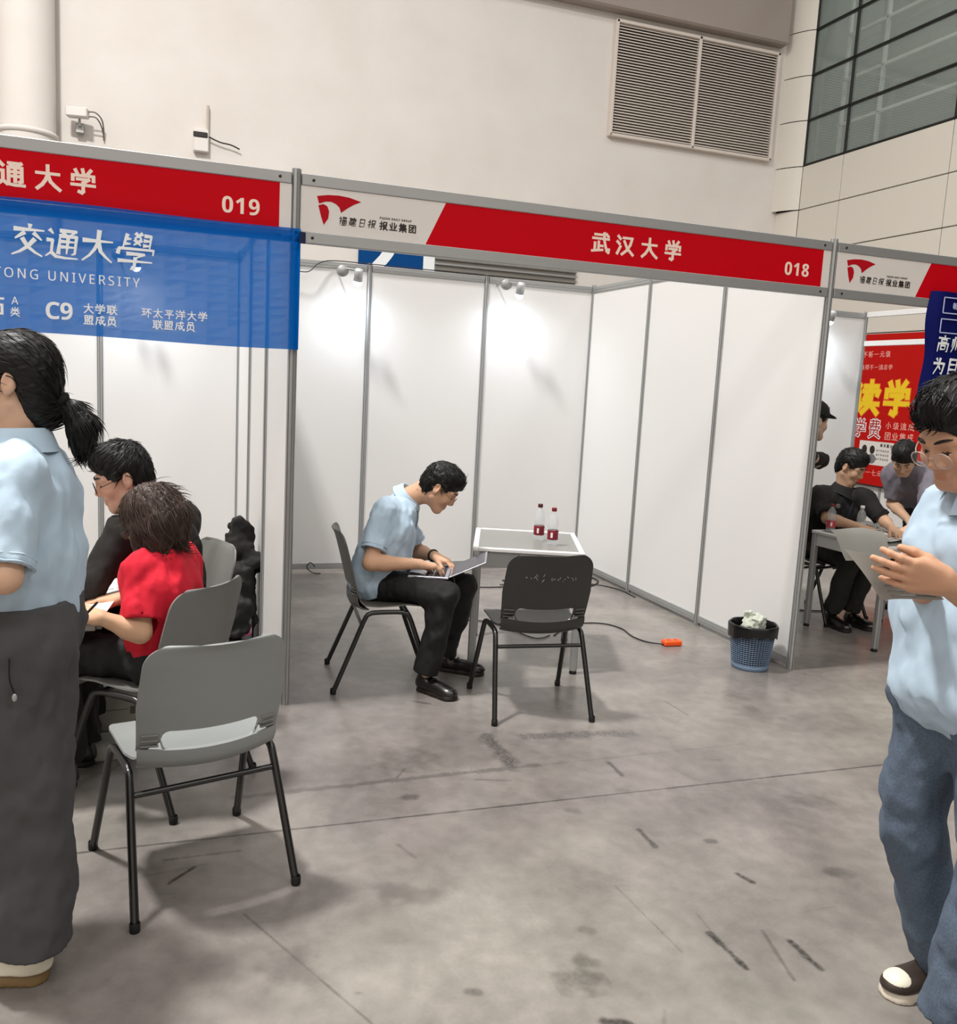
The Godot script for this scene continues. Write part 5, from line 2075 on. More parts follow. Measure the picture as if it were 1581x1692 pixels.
func typist():
	var J := joints_typist()
	var root := person("man in a light blue polo bent over a laptop on his knees", V(0.55, 0, -0.3))
	var right := -IL
	J.pelvis = V(0.515, 0.535, -0.40)
	J.hipR = V(0.53, 0.53, -0.315)
	J.hipL = V(0.565, 0.53, -0.485)
	J.waist = V(0.572, 0.66, -0.41)
	J.chest = V(0.615, 0.80, -0.41)
	J.shR = V(0.535, 0.915, -0.275)
	J.shL = V(0.685, 0.87, -0.565)
	J.anR = V(0.728, 0.105, -0.03)
	J.heelR = V(0.70, 0.0, -0.09)
	J.knR = V(0.80, 0.515, -0.005)
	J.wrR = V(0.690, 0.662, -0.118)
	J.wrL = V(0.850, 0.652, -0.370)
	J.anL = V(0.925, 0.105, -0.335)
	J.heelL = V(0.895, 0.0, -0.385)
	var face := (right * 0.80 + IT * 0.04 + Vector3.DOWN * 0.62).normalized()
	var T := frame(J.head, face, Vector3.UP)
	var s := 1.0
	var lat := V(0.33, 0.0, -0.94)
	build_person(root, J, T, s, {
		"skin": Color(0.60, 0.36, 0.235), "shirt": M.blue, "sleeve": 0.76, "trousers": M.navy_trousers, "leg": [0.092, 0.075, 0.062], "hem": 1.0,
		"lat_p": lat, "lat_c": lat, "w": V(0.07, 0.075, 0.085), "r": V(0.122, 0.128, 0.117), "amp": 0.020, "seed": 12, "cuffs": true,
		"bottom": below(V(0.50, 0.435, -0.42), V(0.30, -0.8, 0.1)), "top": below(V(0.55, 0.62, -0.40), V(-0.35, 1.0, 0)),
		"neck_axis": (J.head - J.neck + V(-0.02, 0.12, 0)).normalized(), "neck_cut": 0.0, "hip_r": 0.096, "cloth_cell": 0.0075,
		"hands": {
			"R": {"dir": V(0.83, -0.14, -0.04), "palm": V(0, -1, 0), "thumb": V(0.1, 0, -1), "curls": [0.42, 0.36, 0.38, 0.45], "th": [0.45, 0.35, 0.2]},
			"L": {"dir": V(0.62, -0.22, 0.60), "palm": V(0, -1, 0), "thumb": V(-0.3, 0, 0.8), "curls": [0.42, 0.36, 0.38, 0.45], "th": [0.45, 0.35, 0.2]}},
	})
	var h := Field.new()
	hair_short(h, T, s, 1.2, 0.004, 1.2, 8)
	hair_part(root, h, 0.0036, M.hair)
	hair_strands(root, last_hair, T, 1.0, M.hair, flow_short, 1200, 0.036, 0.13, 8)
	glasses(root, root.position, T, s, M.rim_gold, 0.010)
	collar(root, root.position, J.neck + V(-0.005, 0.0, 0), (J.head - J.neck + V(-0.04, 0.10, 0)).normalized(), V(0.8, -0.5, 0.26), 0.064, 0.042, M.blue)
	# placket and cuffs
	var pl := MB.new()
	pl.tube(curve([V(0.738, 0.905, -0.362), V(0.735, 0.86, -0.345), V(0.722, 0.81, -0.335)], 4), 0.004, 6)
	part("placket", shift(pl, -root.position), mat(Color(0.40, 0.47, 0.53), 0.8), root)
	# watch on the far wrist
	var w := MB.new()
	var wd: Vector3 = (J.wrL - J.elL).normalized()
	var wx: Vector3 = wd.cross(Vector3.UP).normalized()
	var ring: Array = []
	for k in 17:
		var a := TAU * k / 16.0
		ring.append(J.wrL - wd * 0.02 + (wx * cos(a) + wd.cross(wx) * sin(a)) * 0.030)
	w.tube(ring, 0.0065, 8, false)
	part("wristband", shift(w, -root.position), M.rubber, root)
	shoe(root, root.position, J.heelR, V(0.50, 0, 0.80), 0.265, M.leather, M.leather_sole, 0.095)
	shoe(root, root.position, J.heelL, V(0.62, 0, 0.45), 0.285, M.leather, M.leather_sole, 0.095)

func reader():
	var J := joints_reader()
	var root := person("man in a light blue polo and jeans at the right edge, reading his phone", V(1.33, 0, 2.66))
	J.pelvis = V(1.310, 0.93, 2.67)
	J.waist = V(1.310, 1.09, 2.67)
	J.hipL = V(1.315, 0.87, 2.755)
	J.hipR = V(1.305, 0.87, 2.575)
	J.knL = V(1.315, 0.50, 2.785)
	J.knR = V(1.315, 0.49, 2.545)
	J.anL = V(1.315, 0.10, 2.755)
	J.anR = V(1.475, 0.105, 2.555)
	J.heelL = V(1.345, 0.0, 2.75)
	J.heelR = V(1.565, 0.0, 2.535)
	J.head += V(0.020, 0.006, 0.007)
	var face := (IL * 0.80 + IT * 0.32 + Vector3.DOWN * 0.50).normalized()
	var T := frame(J.head, face, Vector3.UP)
	var lat := (IT * 0.92 + IL * -0.25).normalized()
	build_person(root, J, T, 0.985, {
		"skin": Color(0.56, 0.315, 0.20), "shirt": M.blue, "sleeve": 0.86, "trousers": M.denim, "leg": [0.098, 0.080, 0.078], "hem": 1.06,
		"lat_p": lat, "lat_c": lat, "w": V(0.08, 0.08, 0.09), "r": V(0.142, 0.132, 0.124), "amp": 0.022, "seed": 22, "cuffs": true, "fold_freq": 6.0,
		"bottom": below(V(1.3, 0.80, 2.6), V(0, -1, 0)), "neck_cut": -0.01, "head_cell": 0.003, "hand_cell": 0.003, "cloth_cell": 0.0075,
		"top": below(V(1.3, 1.0, 2.6), Vector3.UP), "hip_r": 0.098,
		"hands": {
			"L": {"dir": V(-0.90, 0.16, -0.20), "palm": V(0.35, 0.45, -0.80), "thumb": V(-0.2, 0.95, 0.25), "curls": [0.30, 0.20, 0.18, 0.25], "th": [0.45, 0.35, 0.75], "spread": 0.015},
			"R": {"dir": V(-0.93, 0.12, 0.12), "palm": V(-0.1, 0.5, 0.75), "thumb": V(-0.2, 0.9, -0.35), "curls": [0.5, 0.5, 0.5, 0.5], "th": [0.45, 0.35, 0.75]}},
	})
	var h := Field.new()
	hair_short(h, T, 0.985, 1.6, -0.010, 1.3, 5)
	hair_part(root, h, 0.0030, M.hair)
	hair_strands(root, last_hair, T, 0.985, M.hair, flow_short, 1500, 0.036, 0.13, 5)
	glasses(root, root.position, T, 0.985, M.rim_clear, 0.012)
	collar(root, root.position, J.neck, V(-0.12, 1, 0), IL, 0.073, 0.040, M.blue)
	shoe(root, root.position, J.heelR, V(-0.9, 0, 0.04), 0.285, M.brown_leather, M.sole_white, 0.09, 0.026, M.white_leather)
	shoe(root, root.position, J.heelL, V(-0.85, 0, 0.2), 0.285, M.brown_leather, M.sole_white, 0.09, 0.026, M.white_leather)

func standing_woman():
	var J := joints_woman()
	var root := person("person with a black ponytail, light blue polo and wide grey trousers standing at left", V(-0.87, 0, 1.77))
	J.pelvis = V(-0.868, 0.93, 1.775)
	J.hipL = V(-0.868, 0.90, 1.865)
	J.hipR = V(-0.878, 0.90, 1.69)
	J.knR = V(-0.92, 0.48, 1.70)
	J.anR = V(-0.935, 0.085, 1.70)
	J.anL = V(-0.856, 0.088, 1.885)
	J.heelL = V(-0.815, 0, 1.895)
	J.heelR = V(-0.885, 0, 1.705)
	for k in J: J[k] += IL * (0.045 if k in ["head", "neck", "chest", "waist", "shL", "shR", "elL", "elR", "wrL", "wrR"] else 0.028)
	J.head += IL * -0.018
	var face := (IL * 0.95 + IT * 0.18 + Vector3.DOWN * 0.10).normalized()
	var T := frame(J.head, face, Vector3.UP)
	var lat := IT
	build_person(root, J, T, 0.95, {
		"neck_r": 0.046, "skin": Color(0.64, 0.40, 0.28), "female": true, "shirt": M.blue, "sleeve": 0.92, "sleeve_r": 0.067, "trousers": M.grey_trousers, "leg": [0.112, 0.104, 0.100], "hem": 0.965,
		"lat_p": lat, "lat_c": lat, "w": V(0.06, 0.065, 0.07), "r": V(0.110, 0.112, 0.112), "amp": 0.020, "seed": 32, "cuffs": true, "arm": 0.92,
		"bottom": below(V(-0.87, 0.955, 1.77), V(0, -1, 0)), "top": below(V(-0.87, 1.0, 1.77), Vector3.UP), "neck_axis": V(0.05, 1, 0.02).normalized(), "neck_cut": -0.03, "hip_r": 0.118, "leg_amp": 0.022,
		"hands": {
			"L": {"dir": V(-0.95, 0.1, -0.1), "palm": V(0, 0.6, -0.8), "thumb": V(0, 0.8, 0.5), "curls": [0.5, 0.5, 0.5, 0.5]},
			"R": {"dir": V(-0.95, 0.1, 0.1), "palm": V(0, 0.6, 0.8), "thumb": V(0, 0.8, -0.5), "curls": [0.5, 0.5, 0.5, 0.5]}},
	})
	# hair drawn back to a low ponytail
	var h := Field.new()
	var B := T.basis
	var P := func(x: float, y: float, z: float) -> Vector3: return T * (Vector3(x, y, z) * 0.95)
	h.ell(P.call(0, 0.040, -0.016), V(0.083, 0.093, 0.103), B, 0.02)
	h.ell(P.call(0, -0.02, -0.052), V(0.072, 0.083, 0.062), B, 0.03)
	h.ell(P.call(0, -0.085, -0.062), V(0.050, 0.050, 0.042), B, 0.03)
	h.cap(P.call(0.075, 0.035, 0.04), P.call(0.078, -0.005, 0.020), 0.016, 0.010, 0.02)
	h.cap(P.call(-0.075, 0.035, 0.04), P.call(-0.078, -0.005, 0.020), 0.016, 0.010, 0.02)
	for q in [-1.0, 1.0]:
		h.ell(P.call(q * 0.090, -0.014, -0.006), V(0.026, 0.036, 0.022), B, 0.006, true)
		h.ell(P.call(q * 0.075, -0.065, 0.025), V(0.06, 0.062, 0.052), B, 0.006, true)
	h.ell(P.call(0, -0.046, 0.092), V(0.070, 0.096, 0.085), B, 0.008, true)
	h.rough(cloth_noise(95.0, 9, 2), 0.0024, Basis(V(1.0, 0, 0), V(0, 1.0, 0), V(0, 0.12, 0.14)) * B.transposed())
	hair_part(root, h, 0.0030, M.hair)
	hair_strands(root, last_hair, T, 0.95, M.hair, func(q: Vector3): return V(0, -0.064, -0.115) - q, 1500, 0.065, 0.0, 9, 0.0010)
	var tail := Field.new()
	var a: Vector3 = P.call(0, -0.064, -0.106)
	var t1: Vector3 = P.call(0, -0.084, -0.138)
	var t2: Vector3 = P.call(0, -0.125, -0.162)
	var t3: Vector3 = P.call(0, -0.182, -0.152)
	tail.chain([P.call(0, -0.055, -0.09), a, t1, t2, t3], [0.020, 0.016, 0.027, 0.033, 0.020], 0.02)
	tail.ell(P.call(0, -0.140, -0.155), V(0.028, 0.052, 0.034), B, 0.02)
	tail.rough(cloth_noise(120.0, 19, 2), 0.0045, Basis(V(1.0, 0, 0), V(0, 0.22, 0), V(0, 0, 1.0)) * B.transposed())
	hair_part(root, tail, 0.0030, M.hair, "ponytail")
	hair_strands(root, last_hair, T, 0.95, M.hair, func(q: Vector3): return V(0, -1.0, -0.35 if q.y > -0.12 else 0.12), 700, 0.06, 0.03, 19, 0.0011)
	var sc := MB.new()
	var ring: Array = []
	var ax: Vector3 = (t1 - P.call(0, -0.055, -0.09)).normalized()
	var sx: Vector3 = ax.cross(B.x).normalized()
	for k in 25:
		var g := TAU * k / 24.0
		ring.append(a + ax * 0.006 + (B.x * cos(g) + sx * sin(g)) * (0.023 + 0.003 * sin(g * 7.0)))
	sc.tube(ring, 0.0095, 8, false)
	part("hair_tie", shift(sc, -root.position), mat(Color(0.03, 0.03, 0.035), 0.9), root)
	# glasses temple
	glasses(root, root.position, T, 0.95, M.rim_dark, 0.0, false)
	collar(root, root.position, J.neck + V(0.0, -0.006, 0.0), V(0.10, 1, 0.0), IL, 0.069, 0.046, M.blue)
	# pocket zip
	var z := MB.new()
	z.tube(curve([V(-0.908, 0.90, 1.985), V(-0.908, 0.85, 1.988), V(-0.899, 0.815, 1.985)], 4), 0.0022, 6)
	var zp := part("pocket_zip", shift(z, -root.position), M.rubber, root)
	z = MB.new()
	z.ball(V(-0.898, 0.805, 1.988) - root.position, V(0.006, 0.010, 0.004))
	part("zip_pull", z, M.alu, zp)
	shoe(root, root.position, J.heelL, IL + IT * 0.1, 0.255, M.white_leather, M.gum_sole, 0.085, 0.030)
	shoe(root, root.position, J.heelR, IL, 0.255, M.white_leather, M.gum_sole, 0.085, 0.030)

func red_shirt():
	var J := joints_red()
	var root := person("person with brown bobbed hair in a red T-shirt writing at the left booth's table", V(-0.57, 0, 0.95))
	J.head = V(-0.605, 1.033, 0.80)
	J.neck = V(-0.553, 0.930, 0.80)
	J.chest = V(-0.560, 0.80, 0.785)
	J.waist = V(-0.565, 0.66, 0.770)
	J.pelvis = V(-0.570, 0.53, 0.745)
	J.shL = V(-0.635, 0.875, 0.915)
	J.shR = V(-0.50, 0.865, 0.66)
	J.hipL = V(-0.60, 0.53, 0.84)
	J.hipR = V(-0.54, 0.52, 0.68)
	J.elR = V(-0.56, 0.66, 0.62)
	J.wrR = V(-0.71, 0.725, 0.70)
	J.elL = V(-0.640, 0.672, 1.00)
	J.wrL = V(-0.765, 0.735, 1.02)
	J.knL = V(-0.93, 0.53, 0.70)
	J.knR = V(-0.88, 0.52, 0.50)
	J.anL = V(-0.90, 0.10, 0.72)
	J.anR = V(-0.86, 0.10, 0.52)
	J.heelL = V(-0.87, 0, 0.74)
	J.heelR = V(-0.82, 0, 0.54)
	var face := (IL * 0.85 + IT * -0.18 + Vector3.DOWN * 0.50).normalized()
	var T := frame(J.head, face, Vector3.UP)
	var lat := (IT * 0.95 - IL * 0.1).normalized()
	build_person(root, J, T, 0.96, {
		"skin": Color(0.62, 0.37, 0.235), "female": true, "shirt": M.red_tee, "shirt_name": "t_shirt", "sleeve": 0.80, "sleeve_r": 0.068, "trousers": M.navy_trousers, "leg": [0.088, 0.072, 0.06], "hem": 1.0,
		"lat_p": lat, "lat_c": lat, "w": V(0.075, 0.085, 0.095), "r": V(0.110, 0.115, 0.112), "amp": 0.024, "seed": 42, "arm": 0.92,
		"bottom": below(V(-0.55, 0.515, 0.9), V(0, -1, 0)), "top": below(V(-0.55, 0.60, 0.9), Vector3.UP), "neck_axis": V(-0.1, 1, 0).normalized(), "neck_r": 0.046, "neck_cut": 0.012,
		"hands": {
			"L": {"dir": V(-0.75, 0.12, -0.42), "palm": V(-0.2, -0.75, -0.4), "thumb": V(-0.3, 0.4, -0.8), "curls": [0.75, 0.8, 0.85, 0.9], "th": [0.5, 0.6, 0.5]},
			"R": {"dir": V(-0.9, -0.05, 0.0), "palm": V(0, -1, 0), "thumb": V(0, 0, 1), "curls": [0.2, 0.2, 0.2, 0.2]}},
	})
	var h := Field.new()
	var B := T.basis
	var P := func(x: float, y: float, z: float) -> Vector3: return T * (Vector3(x, y, z) * 0.96)
	h.ell(P.call(0, 0.045, -0.018), V(0.090, 0.098, 0.112), B, 0.02)
	h.ell(P.call(0, -0.01, -0.060), V(0.088, 0.10, 0.075), B, 0.04)
	# the bob hangs straight down around the neck
	var dn := V(-0.02, -1, 0.05)
	for q in [[0.062, -0.02, -0.02, 0.036], [0.055, -0.02, -0.065, 0.042], [0.0, -0.01, -0.105, 0.045], [-0.055, -0.02, -0.065, 0.042], [-0.062, -0.02, -0.02, 0.036], [0.070, 0.0, 0.03, 0.022], [-0.070, 0.0, 0.03, 0.022]]:
		var a: Vector3 = P.call(q[0], q[1], q[2])
		h.cap(a, a + dn * 0.085 + IL * -0.012, q[3], q[3] * 0.72, 0.03)
	h.ell(P.call(0, -0.046, 0.095), V(0.066, 0.098, 0.082), B, 0.008, true)
	h.rough(cloth_noise(80.0, 29, 3), 0.0075, Basis(V(1.0, 0, 0), V(0, 0.10, 0), V(0, 0, 1.0)))
	hair_part(root, h, 0.0036, M.hair_brown)
	hair_strands(root, last_hair, T, 0.96, M.hair_brown, func(q: Vector3): return V(q.x * 2.0, -1.0, q.z * 3.0 if q.y > 0.05 else -0.1), 1900, 0.075, 0.03, 29, 0.0013)
	glasses(root, root.position, T, 0.96, M.rim_dark, 0.0)
	shoe(root, root.position, J.heelL, IL, 0.25, M.leather, M.rubber)
	shoe(root, root.position, J.heelR, IL, 0.25, M.leather, M.rubber)

func writer():
	var J := joints_writer()
	var root := person("man with cropped black hair, glasses and a black long-sleeved top at the left booth's table", V(-0.55, 0, 0.3))
	J.head = V(-0.715, 1.158, 0.49)
	J.neck = V(-0.615, 1.035, 0.42)
	J.chest = V(-0.575, 0.885, 0.36)
	J.waist = V(-0.545, 0.70, 0.28)
	J.shL = V(-0.70, 0.955, 0.545)
	J.shR = V(-0.485, 0.965, 0.30)
	J.pelvis = V(-0.53, 0.54, 0.22)
	J.hipL = V(-0.60, 0.52, 0.31)
	J.hipR = V(-0.54, 0.52, 0.13)
	J.knL = V(-0.93, 0.53, 0.44)
	J.knR = V(-0.90, 0.52, 0.22)
	J.anL = V(-0.87, 0.10, 0.46)
	J.anR = V(-0.86, 0.10, 0.24)
	J.heelL = V(-0.83, 0, 0.46)
	J.heelR = V(-0.82, 0, 0.24)
	J.elL = V(-0.82, 0.77, 0.66)
	J.wrL = V(-0.99, 0.775, 0.56)
	J.elR = V(-0.60, 0.72, 0.16)
	J.wrR = V(-0.84, 0.76, 0.30)
	var face := (IL * 0.84 + IT * 0.40 + Vector3.DOWN * 0.34).normalized()
	var T := frame(J.head, face, Vector3.UP)
	var lat := (IT * 0.85 - IL * 0.45).normalized()
	build_person(root, J, T, 1.02, {
		"skin": Color(0.58, 0.335, 0.245), "shirt": M.black_knit, "shirt_name": "jumper", "sleeve": 2.0, "trousers": M.navy_trousers, "leg": [0.09, 0.075, 0.06], "hem": 1.0,
		"lat_p": lat, "lat_c": lat, "w": V(0.08, 0.09, 0.105), "r": V(0.122, 0.130, 0.136), "amp": 0.020, "seed": 52,
		"neck_axis": V(-0.35, 1, 0.2).normalized(), "neck_cut": 0.03, "top": below(V(-0.55, 0.62, 0.3), Vector3.UP),
		"hands": {
			"L": {"dir": V(-0.9, -0.05, -0.2), "palm": V(0, -1, 0), "thumb": V(-0.2, 0, -1), "curls": [0.3, 0.3, 0.3, 0.3]},
			"R": {"dir": V(-0.9, -0.05, 0.2), "palm": V(0, -1, 0), "thumb": V(-0.2, 0, 1), "curls": [0.5, 0.5, 0.5, 0.5]}},
	})
	var h := Field.new()
	hair_short(h, T, 1.02, 1.55, -0.006, 1.0, 15)
	hair_part(root, h, 0.0032, M.hair)
	hair_strands(root, last_hair, T, 1.02, M.hair, flow_short, 1500, 0.036, 0.13, 15)
	glasses(root, root.position, T, 1.02, M.rim_dark, 0.006)
	shoe(root, root.position, J.heelL, IL, 0.27, M.leather, M.rubber)
	shoe(root, root.position, J.heelR, IL, 0.27, M.leather, M.rubber)

func clerk():
	var J := joints_clerk()
	var root := person("man in a black polo with emblems seated behind the right booth's table, writing", V(4.15, 0, -1.08))
	J.pelvis = V(4.14, 0.53, -1.12)
	J.waist = V(4.15, 0.66, -1.10)
	J.chest = V(4.155, 0.81, -1.06)
	J.hipL = V(4.22, 0.52, -1.08)
	J.hipR = V(4.06, 0.52, -1.08)
	J.knL = V(4.20, 0.52, -0.70)
	J.knR = V(4.02, 0.52, -0.70)
	J.anL = V(4.19, 0.10, -0.84)
	J.anR = V(4.03, 0.10, -0.84)
	J.heelL = V(4.20, 0, -0.89)
	J.heelR = V(4.03, 0, -0.89)
	J.shL = V(4.27, 0.93, -0.905)
	J.elL = V(4.33, 0.795, -0.77)
	J.wrL = V(4.19, 0.765, -0.53)
	J.elR = V(3.95, 0.78, -0.90)
	J.wrR = V(4.03, 0.755, -0.66)
	var face := (-IL * 0.62 + IT * 0.62 + Vector3.DOWN * 0.42).normalized()
	var T := frame(J.head, face, Vector3.UP)
	var lat := V(0.90, 0, 0.28).normalized()
	build_person(root, J, T, 1.0, {
		"skin": Color(0.52, 0.32, 0.21), "shirt": M.black_polo, "sleeve": 0.95, "trousers": M.olive_trousers, "leg": [0.088, 0.072, 0.062], "hem": 0.97,
		"lat_p": lat, "lat_c": lat, "amp": 0.018, "seed": 62, "cuffs": true, "head_cell": 0.0045, "hand_cell": 0.004, "cloth_cell": 0.010, "cell": 0.012,
		"neck_axis": V(0.05, 1, 0.1).normalized(), "neck_cut": 0.0, "top": below(V(4.1, 0.62, -1.1), Vector3.UP),
		"hands": {
			"L": {"dir": V(-0.2, -0.22, 0.9), "palm": V(0, -1, -0.1), "thumb": V(-1, 0, 0), "curls": [0.5, 0.45, 0.45, 0.5], "spread": 0.12},
			"R": {"dir": V(0.55, -0.15, 0.75), "palm": V(0.2, -0.9, 0), "thumb": V(0.8, 0.2, -0.5), "curls": [0.8, 0.8, 0.8, 0.8]}},
	})
	var h := Field.new()
	hair_short(h, T, 1.0, 1.3, 0.0, 1.2, 25)
	hair_part(root, h, 0.0045, M.hair)
	hair_strands(root, last_hair, T, 1.0, M.hair, flow_short, 500, 0.036, 0.13, 25)
	collar(root, root.position, J.neck, V(0.1, 1, 0.1), face, 0.066, 0.042, M.black_polo)
	# chest emblems and lanyard
	var e := MB.new()
	e.ball(V(4.075, 0.862, -0.945) - root.position, V(0.022, 0.018, 0.004), Basis(Vector3.UP, -0.1))
	part("chest_emblem", e, M.ink, root)
	e = MB.new()
	e.box(V(4.235, 0.858, -0.925) - root.position, V(0.042, 0.034, 0.005), 0.001, Basis(Vector3.UP, 0.25))
	part("red_patch", e, mat(Color(0.62, 0.04, 0.14), 0.6), root)
	e = MB.new()
	e.tube(curve([V(4.13, 0.985, -1.035), V(4.12, 0.93, -0.965), V(4.135, 0.84, -0.925), V(4.15, 0.78, -0.925)], 5), 0.006, 6, true, 0.3)
	e.tube(curve([V(4.23, 0.985, -1.0), V(4.21, 0.93, -0.945), V(4.17, 0.84, -0.915), V(4.15, 0.78, -0.925)], 5), 0.006, 6, true, 0.3)
	part("lanyard", shift(e, -root.position), mat(Color(0.08, 0.09, 0.17), 0.6), root)
	shoe(root, root.position, J.heelL, V(0.1, 0, 1), 0.27, M.leather, M.rubber)
	shoe(root, root.position, J.heelR, V(-0.1, 0, 1), 0.27, M.leather, M.rubber)

func leaner():
	var J := joints_leaner()
	var root := person("man in a grey T-shirt leaning over the right booth's table", V(5.0, 0, -1.1))
	J.head = V(4.59, 1.225, -0.90)
	J.neck = V(4.71, 1.155, -0.985)
	J.chest = V(4.80, 1.07, -1.02)
	J.waist = V(4.92, 0.98, -1.06)
	J.pelvis = V(5.05, 0.90, -1.10)
	J.shR = V(4.735, 1.055, -1.09)
	J.shL = V(4.755, 1.06, -0.82)
	J.elL = V(4.60, 0.845, -0.62)
	J.wrL = V(4.43, 0.765, -0.60)
	J.elR = V(4.745, 0.86, -1.12)
	J.wrR = V(4.69, 0.765, -0.88)
	J.hipL = V(5.09, 0.87, -1.0)
	J.hipR = V(5.05, 0.87, -1.18)
	J.knL = V(5.08, 0.48, -0.99)
	J.knR = V(5.04, 0.48, -1.19)
	J.anL = V(5.12, 0.10, -1.0)
	J.anR = V(5.08, 0.10, -1.20)
	J.heelL = V(5.17, 0, -1.0)
	J.heelR = V(5.13, 0, -1.2)
	var face := (IL * 0.35 + IT * 0.62 + Vector3.DOWN * 0.72).normalized()
	var T := frame(J.head, face, Vector3.UP)
	var lat := V(0.30, 0, 0.95).normalized()
	build_person(root, J, T, 1.0, {
		"skin": Color(0.60, 0.38, 0.25), "shirt": M.grey_tee, "shirt_name": "t_shirt", "sleeve": 0.80, "trousers": M.olive_trousers, "leg": [0.088, 0.07, 0.06], "hem": 1.0,
		"lat_p": lat, "lat_c": lat, "amp": 0.020, "seed": 72, "head_cell": 0.0045, "hand_cell": 0.004, "cloth_cell": 0.010, "cell": 0.012,
		"neck_axis": V(-0.5, 0.85, 0.2).normalized(), "neck_cut": 0.015, "bottom": below(V(5.1, 0.86, -1.1), V(0.5, -0.8, 0)),
		"hands": {
			"L": {"dir": V(-0.80, -0.30, 0.22), "palm": V(-0.3, -0.8, -0.2), "thumb": V(-0.2, 0.2, -0.9), "curls": [0.55, 0.7, 0.8, 0.85], "th": [0.4, 0.6, 0.4]},
			"R": {"dir": V(-0.1, -0.10, 0.95), "palm": V(0, -1, 0), "thumb": V(-1, 0, 0), "curls": [0.3, 0.3, 0.3, 0.3]}},
	})
	var h := Field.new()
	hair_short(h, T, 1.0, 1.4, 0.012, 1.4, 35)
	hair_part(root, h, 0.0045, M.hair)
	hair_strands(root, last_hair, T, 1.0, M.hair, flow_short, 500, 0.036, 0.13, 35)
	shoe(root, root.position, J.heelL, V(-1, 0, 0.1), 0.27, M.leather, M.rubber)
	shoe(root, root.position, J.heelR, V(-1, 0, 0.0), 0.27, M.leather, M.rubber)

func passer():
	# someone behind the side partition of the right booth: only the front of a dark cap and face show past the post
	var root := person("person in a dark cap whose face just shows past the right front post", V(3.42, 0, -0.68))
	var b := root.position
	var J := {"head": V(3.56, 1.475, -1.55), "neck": V(3.47, 1.34, -1.57), "chest": V(3.43, 1.18, -1.58), "waist": V(3.42, 1.03, -1.59), "pelvis": V(3.42, 0.90, -1.60),
		"shL": V(3.43, 1.27, -1.76), "shR": V(3.43, 1.27, -1.40), "elL": V(3.45, 1.02, -1.80), "elR": V(3.46, 1.05, -1.33), "wrL": V(3.62, 0.98, -1.70), "wrR": V(3.60, 1.10, -1.40),
		"hipL": V(3.42, 0.87, -1.69), "hipR": V(3.42, 0.87, -1.51), "knL": V(3.43, 0.48, -1.69), "knR": V(3.43, 0.48, -1.51), "anL": V(3.41, 0.1, -1.69), "anR": V(3.41, 0.1, -1.51)}
	for k in J: J[k] += V(-0.035 if k in ["head", "neck"] else -0.085, 0.0, 0.90)
	J.elR = V(3.60, 1.215, -0.61)
	J.wrR = V(3.43, 1.20, -0.62)
	J.elL = V(3.44, 1.05, -0.88)
	J.wrL = V(3.50, 1.17, -0.72)
	var T := frame(J.head, V(1, -0.15, 0.0), Vector3.UP)
	var lat := V(0, 0, -1)
	build_person(root, J, T, 0.98, {
		"skin": Color(0.50, 0.34, 0.25), "shirt": M.black_polo, "sleeve": 2.0, "sleeve_r": 0.055, "trousers": M.navy_trousers, "leg": [0.088, 0.07, 0.06], "hem": 1.0,
		"lat_p": lat, "lat_c": lat, "amp": 0.018, "seed": 82, "head_cell": 0.0045, "hand_cell": 0.0045, "cloth_cell": 0.011, "cell": 0.012, "neck_cut": 0.01,
		"bottom": below(V(3.4, 0.86, -0.7), Vector3.DOWN),
		"hands": {
			"L": {"dir": V(0.3, 0.3, 0.8), "palm": V(-1, 0, 0.3), "thumb": V(0, 1, 0), "curls": [0.6, 0.6, 0.6, 0.6]},
			"R": {"dir": V(-0.9, -0.1, -0.2), "palm": V(0, 0, -1), "thumb": V(0, 1, 0), "curls": [0.6, 0.6, 0.6, 0.6]}},
	})
	var h := Field.new()
	hair_short(h, T, 0.98, 0.6, 0.0, 1.0, 45)
	hair_part(root, h, 0.0045, M.hair)
	hair_strands(root, last_hair, T, 0.98, M.hair, flow_short, 500, 0.036, 0.13, 45)
	var c := Field.new()
	var B := T.basis
	var P := func(x: float, y: float, z: float) -> Vector3: return T * Vector3(x, y, z)
	c.ell(P.call(0, 0.060, -0.012), V(0.092, 0.090, 0.112), B, 0.01)
	c.ell(P.call(0, 0.058, 0.095), V(0.070, 0.009, 0.075), B * Basis(Vector3.RIGHT, 0.2), 0.01)
	c.clips.append(below(P.call(0, 0.045, 0), B * V(0, -1, 0)))
	hair_part(root, c, 0.005, mat(Color(0.06, 0.075, 0.06), 0.8), "cap")
	shoe(root, b, V(3.265, 0, -0.79), V(1, 0, 0), 0.26, M.leather, M.rubber)
	shoe(root, b, V(3.265, 0, -0.61), V(1, 0, 0), 0.26, M.leather, M.rubber)

